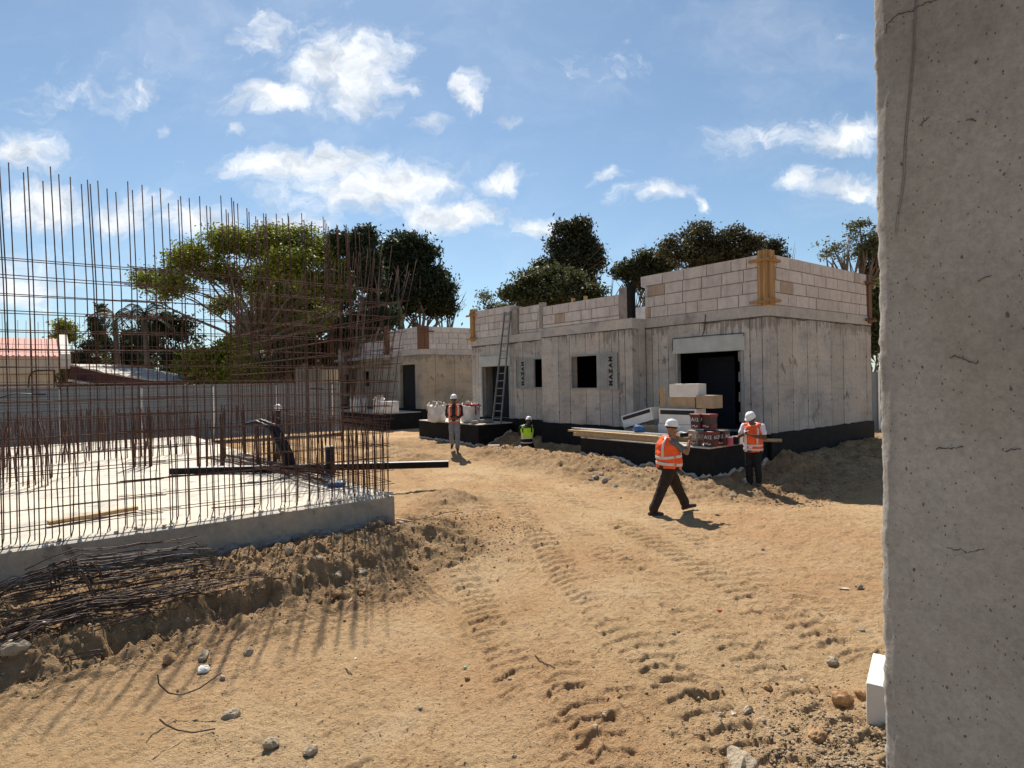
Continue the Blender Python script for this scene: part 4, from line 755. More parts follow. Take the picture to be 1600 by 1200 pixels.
tree('broad_tree', 'small brown green tree showing above the step of the large house parapet', 990, 52, [(980, 425, 24, 20), (1012, 410, 24, 16), (1000, 440, 36, 24), (1035, 425, 22, 20)], l_euc, .25, 520, 15, .2, .4, 0, .35, 2, 17)
tree('broad_tree', 'broad brownish dome shaped tree above the near part of the large house', 1110, 46, [(1100, 372, 36, 22), (1135, 375, 40, 22), (1070, 385, 32, 20), (1160, 390, 28, 18), (1110, 395, 66, 18), (1110, 420, 70, 24)], l_brown, .35, 1300, 17, .17, .4, 0, .35, 3, 18)
tree('broad_tree', 'small tree top just behind the yellow corner formwork', 1203, 48, [(1203, 388, 20, 10), (1206, 410, 30, 20)], l_euc, .2, 160, 14, .17, .35, 0, .3, 3, 19)
tree('open_tree', 'open crowned tree with dark crooked boughs, beside the near concrete wall', 1350, 38, [(1300, 385, 26, 12), (1325, 370, 24, 14), (1350, 360, 26, 14), (1345, 395, 30, 16), (1380, 380, 40, 26), (1290, 396, 20, 8), (1370, 415, 40, 14)], l_pale, .32, 460, 14, .13, .3, .2, .25, 5, 20, 26)
tree('cypress_tree', 'slim dark cypress rising left of the palms', 156, 50, [(154, 490, 9, 18), (156, 515, 12, 22), (157, 545, 13, 24), (156, 575, 12, 22)], l_dark, .14, 420, 16, .2, .25, 0, .3, 1, 21)
tree('young_tree', 'small yellow green tree behind the pink tiled roof', 103, 46, [(100, 513, 17, 10), (112, 526, 18, 12), (95, 530, 16, 10)], l_bright, .1, 150, 14, .15, .32, 0, .2, 2, 22)
tree('bush', 'olive green bush right of the cream house', 125, 48, [(128, 552, 22, 24), (150, 575, 24, 22), (120, 585, 24, 20)], l_olive, .12, 420, 16, .18, .35, 0, .35, 1, 23)
tree('dark_tree', 'dark rounded tree under the left side of the spreading tree', 262, 47, [(262, 515, 34, 26), (290, 530, 26, 28), (240, 540, 30, 26), (270, 570, 40, 30)], l_dark, .25, 800, 16, .2, .4, 0, .4, 2, 24)
tree('dark_tree', 'dark ragged tree behind the palms', 208, 52, [(210, 530, 26, 26), (190, 560, 26, 26), (215, 575, 36, 26)], l_dark, .25, 520, 16, .22, .4, 0, .4, 2, 25)
tree('bush', 'yellow green bush under the spreading tree, just above the fence', 345, 38, [(330, 560, 40, 22), (370, 555, 32, 24), (310, 580, 40, 18), (390, 582, 40, 18), (350, 585, 40, 18)], l_bright, .14, 700, 17, .16, .35, 0, .4, 1, 26)
tree('bush', 'olive bush right of the bright bush, above the fence', 420, 40, [(420, 575, 34, 22), (450, 560, 24, 24)], l_olive, .14, 400, 16, .17, .35, 0, .4, 1, 27)
tree('dry_tree', 'brown dense tree behind the right part of the rebar', 460, 50, [(450, 480, 40, 36), (480, 450, 34, 28), (500, 500, 36, 36), (430, 530, 40, 40), (480, 550, 44, 36), (520, 560, 26, 30)], l_brown, .4, 1500, 17, .2, .45, 0, .4, 2, 28)
tree('dark_tree', 'dark low tree filling the gap behind the far house left end', 560, 56, [(540, 545, 40, 24), (590, 545, 40, 22)], l_dark, .25, 420, 16, .24, .45, 0, .4, 2, 29)
tree('bush', 'olive bush in the gap right of the large house', 1366, 33, [(1366, 480, 14, 40), (1372, 540, 16, 40)], l_olive, .1, 300, 14, .16, .3, 0, .35, 1, 30)
fr = thing('tree_belt', 'far dark belt of trees closing the horizon', 'tree belt', (0, 75, 0)); fr['kind'] = 'stuff'
cl = [(x, ju(-3, 6), 2.2+ju(-.6, 1.4), 3.5, 3, 2.6+ju(-.5, 1.0)) for x in np.arange(-75, 90, 3.2)]; v, q, c_ = leaves(cl, 5200, 9, .45, .7, 0, 40); o = link('foliage', np_mesh('f', v, q), l_dark, fr); o['kind'] = 'stuff'
def palm(label, px, py, Y, nfr, L, seed):
    c = P3(px, py, Y); root = thing('palm_tree', label, 'tree', (c.x, Y, 0), 0, 'palms beyond the fence'); m = MB(); m.tube([(0, 0, 0), (.15, 0, c.z*.5), (0, 0, c.z)], [.28, .2, .17], 8); m.build('trunk', m_bark, root, True); g = random.Random(seed); m = MB()
    for i in range(nfr):
        az = 6.283*i/nfr+g.uniform(-.2, .2); el = g.uniform(-.1, 1.0); pts = []
        for k in range(9): f = k/8; r = L*f*math.cos(el)*(1-.12*f); pts.append(Vector((math.cos(az)*r, math.sin(az)*r, c.z+L*(f*math.sin(el)-.75*f*f))))
        m.tube(pts, [.03]*8+[.008], 4); sd_ = Vector((-math.sin(az), math.cos(az), 0))
        for k in range(1, 9):
            for h in (0, .33, .66):
                p = pts[k-1].lerp(pts[k], h); dn = (pts[k]-pts[k-1]).normalized()
                for s in (-1, 1): e = p+(sd_*s*.55+dn*.5-Vector((0, 0, .35)))*L*.24*(1-.5*abs(k/8-.45)); w_ = dn*.03; m.add([p-w_, p+w_, e], [(0, 1, 2)])
    m.build('crown', l_dark, root); return root
palm('palm with drooping fronds, right of the slim cypress', 180, 492, 46, 15, 2.6, 1); palm('wide palm left of the dark rounded tree', 226, 490, 44, 17, 3.0, 2)

# ------------------------------------------------------------------ goods on the platforms
def slot(px, Y, lz=.83): return P3(px, 600, Y).x, Y, lz
def carton(name, label, c, size, mat, rz=TH, tilt=0, group=None, stripe=None, cat='carton', flaps=True):
    rz = rz+random.uniform(-.09, .09); t_ = thing(name, label, cat, c, 0, group); t_.rotation_euler = (tilt, 0, rz) if tilt else (0, 0, rz); sx_, sy_, sz_ = size
    MB().box(-sx_/2, sx_/2, -sy_/2, sy_/2, 0, sz_).build('carton_body', mat, t_, bevel=.008)
    if flaps: m = MB(); m.box(-sx_/2+.004, sx_/2-.004, -.03, .03, sz_+.001, sz_+.004); m.build('packing_tape', m_cardw if mat is m_card else m_card, t_)
    if stripe:
        MB().box(-sx_/2-.003, -sx_/2-.0005, -sy_/2+.05, sy_/2-.05, sz_*.62, sz_*.90).build('printed_band', m_ink, t_)
    return t_
# frame: local x = d1 (into the house), local y = d2 (along the facade to the left)
def at1(lx, ly, z=.828): x, y = loc1(lx, ly); return (x, y, z)
def ly_at(px, lx):                                       # facade coordinate that shows at pixel column px on the plane lx
    k = (px-800-.019*30)/F; bx = CX+D1.x*lx; by = CY+D1.y*lx; return (bx-k*by)/(k*D2.y-D2.x)
def zat(px, py, lx): x, y = loc1(lx, ly_at(px, lx)); return CAMZ+(595-.019*(px-800)-py)/F*y
X0 = -1.55; ya, yb = ly_at(1028, X0), ly_at(1083, X0)
yc = (ya+yb)/2; wd = ya-yb
carton('carton', 'plain grey carton at the bottom under the black striped white carton', at1(X0+.3, yc+.05), (.55, wd*.95, .40), m_cardw)
carton('carton', 'long white carton with black printed band, between the tilted carton and the pails', at1(X0+.3, yc, 1.235), (.5, wd, .42), m_cardw, stripe=True)
zz = 1.662
carton('carton', 'brown open carton under the top white carton, left one', at1(X0+.38, ly_at(1052, X0), zz), (.4, .62, .30), m_card)
carton('carton', 'narrow brown carton in the middle of the upper stack', at1(X0+.38, ly_at(1074, X0+.1), zz), (.4, .34, .30), m_card)
carton('carton', 'brown carton with white corner label on the pails, right of the stack', at1(X0+.35, ly_at(1096, X0), zz+.02), (.42, .52, .34), m_card)
tw = carton('carton', 'white carton at the very top of the stack', at1(X0+.36, ly_at(1062, X0), zz+.305), (.46, .86, .36), m_cardw); tw.rotation_euler.z = TH+.12
tl = carton('carton', 'white carton with black printed band, tilted and leaning left of the stack', at1(X0+.30, ly_at(997, X0+.1), 1.18), (.42, 1.16, .36), m_cardw, stripe=True); tl.rotation_euler = (R(-15), 0, TH)
carton('carton', 'crushed brown carton under the tilted white carton', at1(X0+.35, ly_at(1012, X0), .828), (.4, .6, .34), m_card); carton('carton', 'low brown carton beneath the left end of the tilted white carton', at1(X0+.35, ly_at(983, X0), .828), (.4, .7, .22), m_card)
y0 = ly_at(1036, X0); tag(MB().bar(at1(X0+.1, y0-.02, .95), at1(X0+.22, ly_at(1026, X0), 2.25), .16, .03, (.79, .62, 0)).build('timber_board', m_timx), 'yellow timber board leaning steeply against the carton stack', 'board')
p0 = at1(-2.0, ly_at(998, -2.0)); bb = thing('blue_bag', 'small blue plastic bag on the planks below the tilted carton', 'bag', (p0[0], p0[1], 1.0)); link('bag_body', rough(MB().ell((0, 0, .08), ((.17, 0, 0), (0, .12, 0), (0, 0, .12)), 14, 10).mesh('t'), .05, 7), m_blue, bb)
def pail(label, lx, ly, z, letters=None, mat=None, rz=0.0, lid=None):
    t_ = thing('pail', label, 'pail', at1(lx, ly, z), TH+rz, 'square dark pails with red lids'); m = MB(); w0, w1, h = .125, .14, .35
    rg = lambda w_, z_: [(sx_*w_*(1 if abs(sx_*sy_) == 1 else 1), sy_*w_, z_) for sx_, sy_ in ((-1, -.86), (-.86, -1), (.86, -1), (1, -.86), (1, .86), (.86, 1), (-.86, 1), (-1, .86))]
    m.loft([rg(w0, 0), rg(w1, h)]); m.build('pail_body', mat or m_pail, t_); m = MB(); m.loft([rg(w1+.012, h-.05), rg(w1+.014, h+.012), rg(w1-.01, h+.02)]); m.build('lid', lid or m_red, t_); lb = MB(); lb.add([(-w1-.001, -.11, .03), (-w1-.001, .11, .03), (-w1-.004, .11, .12), (-w1-.004, -.11, .12)], [(0, 3, 2, 1)]); lb.add([(-.11, -w1-.0, .03), (.11, -w1, .03), (.11, -w1-.003, .12), (-.11, -w1-.003, .12)], [(0, 1, 2, 3)]); lb.build('red_label', m_red, t_)
    m = MB(); m.tube([(-w1-.006, -.09+.017*i, .055+.02*math.sin(i*1.3)+.003*i) for i in range(11)], .008, 4); m.build('white_squiggle', m_white, t_)
    if letters:
        l_ = lettering(letters, .125, m_white, t_); l_.matrix_local = Matrix.Translation((-w1-.004, -.01, .225))@Matrix(((0, 0, -1), (-1, 0, 0), (0, 1, 0))).to_4x4()
        l_ = lettering(letters, .125, m_white, t_); l_.matrix_local = Matrix.Translation((.01, -w1-.004, .225))@Matrix(((1, 0, 0), (0, 0, -1), (0, 1, 0))).to_4x4()
    return t_
xp = -2.42
pail('grey brown square pail, bottom row leftmost, showing A12', xp, ly_at(1086, xp), .83, 'A12', m_rubble, 0, m_rubble)
pail('dark pail lettered A12 with red lid, bottom row at the platform corner', xp, ly_at(1110, xp), .83, 'A12'); pail('dark pail lettered A12 with dark lid, bottom row right end', xp+.42, ly_at(1127, xp+.42), .83, 'A12', None, .1, m_pail)
pail('dark pail lettered A12 stacked on top, left one', xp+.12, ly_at(1090, xp+.12), 1.23, 'A12'); pail('dark pail stacked on top, right one with bright lid rim', xp+.2, ly_at(1108, xp+.2), 1.23, None, None, -.1)
for i, (px, c, lb) in enumerate(((1139, m_pink, 'small can with pink label on the platform right edge'), (1148, m_navy, 'small dark can beside the pink one on the platform'), (1155, m_galv, 'small silver blue can next to the orange vested man'))):
    p = at1(-1.9+.25*i, ly_at(px, -1.9+.25*i)); k = thing('can', lb, 'can', p, 0, 'small cans on the platform'); MB().tube([(0, 0, 0), (0, 0, .19)], .085, 14).build('can_body', c, k); MB().tube([(0, 0, .191), (0, 0, .205)], .09, 14).build('can_lid', m_galv, k)
ytop, yl = ly_at(1040, -2.4), ly_at(902, -2.5)
for k, (lx, dz, w_, h_, e0, e1, mt, nm, lb) in enumerate(((-2.56, .0, .16, .10, -.05, .1, m_timx, 'plank', 'thick yellow plank lowest at the platform front edge'), (-2.55, .104, .15, .06, .0, -.1, m_timx, 'plank', 'pale plank on top at the platform front edge'), (-2.38, .0, .14, .09, .1, .4, m_timx, 'plank', 'plank second from the platform front edge'), (-2.36, .094, .13, .05, -.5, .9, m_timx, 'plank', 'short plank with pinkish end on the front stack'),
        (-2.18, .0, .15, .14, .02, .6, m_timx, 'plank', 'thick timber beam in the middle of the plank stack'), (-2.16, .144, .06, .03, -.2, .3, m_galv, 'metal_track', 'bluish metal track lying on the thick timber beam'), (-2.07, .15, .07, .03, -.6, .0, m_galv, 'metal_track', 'bluish metal track lying next to the timber beam'), (-1.98, .0, .14, .13, .25, .2, m_timx, 'plank', 'grey timber plank behind the metal tracks'), (-1.97, .134, .07, .04, -.1, .5, m_galv, 'metal_track', 'long bright metal track behind the others'), (-1.86, .134, .07, .03, -.9, .1, m_galv, 'metal_track', 'shorter metal track nearest the cartons'),
        (-1.82, .0, .14, .13, .1, -.3, m_timx, 'plank', 'long pale plank nearest the cartons'), (-1.68, .06, .12, .09, -.8, -.6, m_timx, 'plank', 'plank poking out below the pails, hindmost'))):
    a = at1(lx+ju(-.02, .02), yl-e0, .832+dz+h_/2); b = at1(lx+ju(-.03, .05), ytop-.15+e1, .832+dz+h_/2); tag(MB().bar(a, b, w_, h_).build(nm, mt), lb, 'plank' if nm == 'plank' else 'metal track', 'planks and tracks stacked on the near platform')
p = P3(1088, 628, 15.2); tag(link('plastic_wrap', rough(MB().ell((0, 0, 0), ((.2, 0, 0), (0, .14, 0), (0, 0, .07)), 16, 10).mesh('t'), .07, 7), m_bag, None, False, 0, at1(-2.2, ly_at(1070, -2.2), 1.03)), 'crumpled clear plastic wrap beside the pails, behind the phone', 'plastic wrap')
a = P3(1150, 690, 15.6); b = P3(1222, 692, 15.25); tag(MB().tube([(a.x, a.y, .87), (b.x, b.y, .875)], .045, 10).build('timber_pole', m_timx, None, True), 'round timber pole sticking out past the man in white sleeves', 'pole')
wall_bag = lambda *_: None
def bulk_bag(label, px, py, Y, w_, h_, strap=False, z=.835, group='white bulk bags'):
    p = P3(px, py, Y); t_ = thing('bulk_bag', label, 'bag', (p.x, Y, z), ju(0, 1), group); m = MB(); N = 26; rings = []
    for k, (f, s) in enumerate(((0, .86), (.06, .98), (.3, 1.0), (.5, 1.03), (.72, 1.0), (.86, .97), (.94, 1.05), (.98, 1.02), (.90, .86), (.84, .6))):
        rings.append([((abs(math.cos(a))**.55*math.copysign(1, math.cos(a)))*w_/2*s*(1+.05*math.sin(3*a+k)), (abs(math.sin(a))**.55*math.copysign(1, math.sin(a)))*w_/2*s*(1+.05*math.cos(2*a+k)), f*h_+.03*math.sin(a*5+k)*(f > .5)) for a in [6.2832*i/N for i in range(N)]])
    m.loft(rings); link('bag_body', rough(m.mesh('t'), .055, 6, px), m_bag, t_, True)
    m = MB()
    for i in range(16): a = random.random()*6.28; r = random.random()**.5*w_*.32; m.ell((r*math.cos(a), r*math.sin(a), h_*.93+ju(0, .16)), ((.11, 0, 0), (0, .10, 0), (0, 0, .09)), 7, 5)
    o = link('rubble_fill', rough(m.mesh('t'), .03, 8), m_rubble, t_); o['kind'] = 'stuff'
    for sx_, sy_ in ((-1, -1), (1, -1), (1, 1), (-1, 1)): x, y = sx_*w_*.42, sy_*w_*.42; MB().tube([(x*1.05, y*1.05, h_*.7), (x, y, h_*1.0), (x*.7, y*.85, h_*1.16), (x*.55, y*1.0, h_*1.0), (x*.5, y*1.1, h_*.7)], .022, 5).build('lifting_loop', m_bag, t_, True)
    if strap:
        MB().tube([(-w_*.9, -.2, h_*1.12), (-w_*.4, -.3, h_*1.03), (w_*.3, -w_*.45, h_*1.05), (w_*.6, -w_*.3, h_*1.02)], .04, 6).build('red_strap', m_rope, t_, True); MB().tube([(-.1, -w_*.53, h_*1.05), (-.1, -w_*.55, h_*.45)], .035, 5).build('red_strap', m_rope, t_, True); MB().tube([(w_*.5, 0, h_*.95), (w_*.85, 0, h_*.85), (w_*1.1, 0, h_*1.0)], .04, 5).build('dark_strap', m_cable, t_, True)
    return t_
bulk_bag('white bulk bag with folded down rim, left of the walking man', 683, 655, 25.6, .66, .70); bulk_bag('white bulk bag with red straps, by the foot of the ladder', 735, 653, 24.9, .64, .68, True)
bulk_bag('small white sack standing on the far platform, left one', 556, 636, 35, .55, .75, False, .89); bulk_bag('small white sack beside the left one on the far platform', 567, 634, 35.4, .45, .8, False, .89); bulk_bag('white sack with round bulge on the far platform, beside the grey crate', 592, 640, 33.4, .6, .75, False, .89)
p = P3(606, 640, 33.2); carton('crate', 'pale grey crate filled with rubble on the far platform', (p.x, p.y, .89), (.95, .8, .62), m_bag, TH, cat='crate')
for px, lb in ((757, 'grey block lying flat by the red strapped bag'), (741, 'pale paver stone on the front edge of the bag platform')):
    p = P3(px, 655, 24.4 if px == 757 else 23.95); tag(MB().obox((p.x, p.y, .835+.07), (.55, .3, .14) if px == 757 else (.3, .22, .12), Matrix.Rotation(TH, 3, 'Z')).build('block', m_rawcol, None, bevel=.015), lb, 'block')
p = P3(771, 678, 20.6); tag(MB().obox((p.x, p.y, H(p.x, p.y)+.10), (.40, .25, .28), Matrix.Rotation(-.1, 3, 'Z')).build('concrete_block', m_beam, None, bevel=.015), 'light concrete block standing on the dirt below the bag platform', 'block')
la = thing('ladder', 'grey aluminium ladder leaning against the facade beside the left doorway', 'ladder', (0, 0, 0)); A = P3(776, 655, 24.0); A.z = .84; B = Vector((*loc1(-.06, ly_at(796, -.06)), 0)); B.z = P3(798, 487, B.y).z; sd_ = D2*-1
for s in (-.24, .24): MB().bar(A+sd_*s*1.15, B+sd_*s*.8, .035, .075).build('rail', m_lad, la)
nr = 15
for i in range(nr): f = (i+.6)/nr; c = A.lerp(B, f); k = .24*(1.15-.35*f)-.02; MB().tube([c-sd_*k, c+sd_*k], .019, 8).build('rung', m_lad, la)
ya = ly_at(804, 0)
# timber stack glimpsed in the yellow slit etc. left out of view

# ------------------------------------------------------------------ near concrete wall, its floor and the white block
wl = thing('concrete_wall', 'pitted grey concrete wall end close to the viewer, filling the right border', 'wall', (0, 0, 0)); W0 = P3(1367, 600, 1.55); ang = math.atan2(-D2.y, -D2.x)+.0
ns, nz = 90, 420; zs = np.linspace(.9, 4.4, nz); us = np.concatenate([[0, .004, .009, .014, .02, .028], np.linspace(.04, 1.9, ns)]); UU, ZZ = np.meshgrid(us, zs, indexing='ij')
jag = (fbm(ZZ*7, ZZ*0, 81, 5)-.5)*.011+(fbm(ZZ*55, ZZ*0+3, 82, 3)-.5)*.010+.004*(ZZ-2.5)*0; edge = np.exp(-UU/.012); dp = (fbm(ZZ*14+UU*9, UU*40, 83, 5)-.5)
strip = .030+.018*(fbm(ZZ*4, ZZ*0+7, 84, 4)-.5)*2; inset = np.where(UU < strip, .012*np.clip((strip-UU)/.02, 0, 1)**.5+dp*.006, 0)+.022*np.exp(-UU/.006); inset = inset+(fbm(UU*3, ZZ*3, 85, 3)-.5)*.004
px_ = W0.x-D2.x*(UU+jag*edge)+D1.x*inset; py_ = W0.y-D2.y*(UU+jag*edge)+D1.y*inset; f_ = np.stack([px_, py_, ZZ], -1).reshape(-1, 3); i_ = np.arange(UU.size).reshape(UU.shape)
q = np.stack([i_[:-1, :-1], i_[1:, :-1], i_[1:, 1:], i_[:-1, 1:]], -1).reshape(-1, 4)
bk = np.stack([px_[0]+D1.x*.25, py_[0]+D1.y*.25, zs], -1); nb = len(f_); v = np.concatenate([f_, bk]); q2 = np.stack([i_[0, :-1], i_[0, 1:], nb+np.arange(1, nz), nb+np.arange(nz-1)], -1); link('wall_face', np_mesh('t', v, np.concatenate([q, q2])), m_near, wl, True)
def wp(u, z, o=-.004): return Vector((W0.x-D2.x*u+D1.x*o, W0.y-D2.y*u+D1.y*o, z))
MB().add([wp(.02, .9, .03), wp(1.9, .9, .03), wp(1.9, 4.4, .03), wp(.02, 4.4, .03), wp(.02, .9, .25), wp(1.9, .9, .25), wp(1.9, 4.4, .25), wp(.02, 4.4, .25)], [(4, 5, 6, 7), (0, 4, 7, 3), (1, 2, 6, 5), (3, 7, 6, 2), (0, 1, 5, 4)]).build('wall_back', m_near, wl)
def onwall(px, py): # ray to wall plane
    d = P3(px, py, 1.0)-Vector((0, 0, CAMZ)); n = D1; t_ = (W0-Vector((0, 0, CAMZ))).dot(n)/d.dot(n); return Vector((0, 0, CAMZ))+d*t_-D1*.001
m_crack = M_basic('crack_shadow', (.09, .078, .07), .95, .3, 40, 0); m_streak = M_basic('cement_run', (.21, .185, .165), .9, .2, 30, .001)
st = [(1430, -10), (1427, 40), (1425, 90), (1420, 150), (1416, 190), (1413, 230), (1412, 270), (1409, 300), (1406, 318), (1402, 340), (1399, 370)]
for d in (-1.6, 1.6): MB().tube([onwall(x+d, y) for x, y in st], [.0010]*8+[.0008, .0006, .0003], 5).build('cement_run', m_streak, wl, True)
for ps in ([(1382, 55), (1384, 40), (1392, 33), (1400, 25), (1410, 22), (1420, 20), (1432, 12), (1448, 6), (1466, 0)], [(1463, 703), (1472, 699), (1486, 701), (1497, 700), (1508, 698)], [(1481, 855), (1492, 860), (1503, 858), (1512, 864), (1528, 861), (1541, 856)], [(1484, 560), (1492, 556), (1505, 560), (1514, 565), (1526, 568), (1530, 563)], [(1508, 190), (1516, 187), (1526, 189)], [(1436, 196), (1444, 190), (1452, 183)], [(1528, 440), (1538, 434), (1550, 430)], [(1572, 705), (1584, 701), (1599, 704)]):
    P = []
    for (x, y), (x2, y2) in zip(ps[:-1], ps[1:]): P += [onwall(x+(x2-x)*f+ju(-1.5, 1.5), y+(y2-y)*f+ju(-1.5, 1.5)) for f in (0, .25, .5, .75)]
    MB().tube(P, [ju(.0006, .0017) for _ in P], 4).build('crack', m_crack, wl)
MB().add([wp(-.0, .895, .3), wp(1.9, .895, .3), wp(1.9+2.5, .895, -3.5), wp(1.2, .895, -3.5), wp(-.0, .5, .3), wp(1.9, .5, .3), wp(4.4, .5, -3.5), wp(1.2, .5, -3.5)], [(0, 3, 2, 1), (4, 5, 6, 7), (0, 1, 5, 4), (1, 2, 6, 5), (2, 3, 7, 6), (3, 0, 4, 7)]).build('floor_slab', m_slabside, wl)
p = P3(1351, 1068, 4.32); ab = thing('aerated_block', 'white building block lying on the rubble beside the near concrete wall', 'block', (p.x+.02, 4.32, H(p.x+.2, 4.6)-.06), -.60)
link('block_body', rough(MB().box(0, .5, 0, .58, 0, p.z-ab.location.z).mesh('t'), .012, 6), m_wht, ab, False, .012)

# ------------------------------------------------------------------ people
def solid(mb, voxel=.012, it=6, wr=0, wsc=9, seed=0):
    o = bpy.data.objects.new('t', mb.mesh('t')); COL.objects.link(o); r = o.modifiers.new('r', 'REMESH'); r.mode = 'VOXEL'; r.voxel_size = voxel
    if it: s_ = o.modifiers.new('s', 'SMOOTH'); s_.factor = .5; s_.iterations = it
    me = bpy.data.meshes.new_from_object(o.evaluated_get(bpy.context.evaluated_depsgraph_get())); bpy.data.objects.remove(o)
    return rough(me, wr, wsc, seed) if wr else me
V = Vector
class Torso:
    def __init__(s, spine, w): s.sp = [(V(c), a, b) for c, a, b in spine]; s.w = V(w).normalized()
    def at(s, f, infl=0, n=24):
        k = min(int(f), len(s.sp)-2); u = f-k; (c0, a0, b0), (c1, a1, b1) = s.sp[k], s.sp[k+1]; c = c0.lerp(c1, u); a = a0+(a1-a0)*u+infl; b = b0+(b1-b0)*u+infl
        ax = (s.sp[min(k+1, len(s.sp)-1)][0]-s.sp[k][0]).normalized(); d = s.w.cross(ax).normalized()
        return c, a, b, d
    def ring(s, f, infl=0, n=24, a0=0, a1=6.2832, open_=False):
        c, a, b, d = s.at(f, infl); ts = [a0+(a1-a0)*i/(n-1 if open_ else n) for i in range(n)]
        e = .8; return [c+s.w*(abs(math.cos(t_))**e*math.copysign(a, math.cos(t_)))+d*(abs(math.sin(t_))**e*math.copysign(b, math.sin(t_))) for t_ in ts]
    def body(s, mb, f0, f1, infl=0, step=.25):
        n = max(2, int((f1-f0)/step)); mb.loft([s.ring(f0+(f1-f0)*i/n, infl) for i in range(n+1)]); return mb
    def patch(s, f0, f1, a0, a1, infl, th_=.006, n=14):   # strip of cloth following the torso surface
        m = MB(); k = 6; rings = []
        for i in range(k+1):
            f = f0+(f1-f0)*i/k; o_ = s.ring(f, infl+th_, n, a0, a1, True); i_ = s.ring(f, infl-.004, n, a0, a1, True); rings.append(o_+i_[::-1])
        return m.loft(rings)
def hand(mb, w, d, nrm, side=1, curl=.6, L=.18):
    d = V(d).normalized(); nrm = V(nrm); nrm = (nrm-d*nrm.dot(d)).normalized(); s_ = d.cross(nrm)*side; w = V(w); pc = w+d*L*.28
    mb.ell(pc, (d*L*.30, s_*L*.23, nrm*L*.09), 10, 7)
    for i, ln in enumerate((.40, .46, .43, .34)):
        b = w+d*L*.50+s_*L*(.17-.115*i); p1 = b+d*L*ln*.5-nrm*L*.12*curl; p2 = p1+d*L*ln*.35*(1-curl*.6)-nrm*L*ln*.42*curl; mb.chain([b, p1, p2], [.0095, .0088, .0075], 7)
    b = w+d*L*.22+s_*L*.2; mb.chain([b, b+s_*L*.16+d*L*.12-nrm*L*.05, b+s_*L*.15+d*L*.32-nrm*L*.14*curl], [.0115, .0105, .0085], 7)
def headshape(mb, c, f, u):
    c = V(c); f = V(f).normalized(); u = V(u); u = (u-f*u.dot(f)).normalized(); l = u.cross(f)
    mb.ell(c+u*.02, (f*.098, l*.076, u*.105), 14, 10); mb.ell(c+f*.03-u*.055, (f*.062, l*.056, u*.062), 12, 8)
    mb.chain([c+f*.092+u*.012, c+f*.112-u*.028], [.011, .017], 8); mb.ell(c+f*.085-u*.066, (f*.014, l*.026, u*.011), 8, 6); mb.ell(c+f*.078-u*.10, (f*.02, l*.028, u*.018), 8, 6); mb.ell(c+f*.085+u*.03, (f*.014, l*.05, u*.012), 8, 6)
    for s_ in (-1, 1): mb.ell(c+l*s_*.078-f*.01-u*.01, (f*.018, l*.010, u*.032), 8, 6)
    return l, u
def helmet(parent, c, f, u, mat, peak=.05):
    f = V(f).normalized(); u = V(u); u = (u-f*u.dot(f)).normalized(); l = u.cross(f); c = V(c)
    e = lambda a, b, z, fo=0: [c+f*(a*math.cos(t_)+fo*max(0, math.cos(t_)))+l*b*math.sin(t_)+u*z for t_ in [6.2832*i/28 for i in range(28)]]
    m = MB(); m.loft([e(.128, .102, -.004), e(.140, .112, 0, peak), e(.141, .113, .008, peak), e(.131, .106, .016, .004), e(.127, .103, .05), e(.113, .093, .09), e(.086, .072, .118), (e(.045, .04, .133)), e(.012, .012, .138)])
    m.build('helmet_shell', mat, parent, True); m = MB()
    for s_ in (-1, 0, 1): m.tube([c+f*(.120*math.cos(q_))+l*s_*.035+u*(.012+.128*math.sin(q_)*(1-.10*abs(s_))) for q_ in [.5+2.14*i/10 for i in range(11)]], .010, 6)
    m.build('helmet_ridge', mat, parent, True)
    m = MB(); m.loft([e(.119, .094, -.035), e(.121, .096, -.003)]); m.build('hair', m_hair, parent, True)
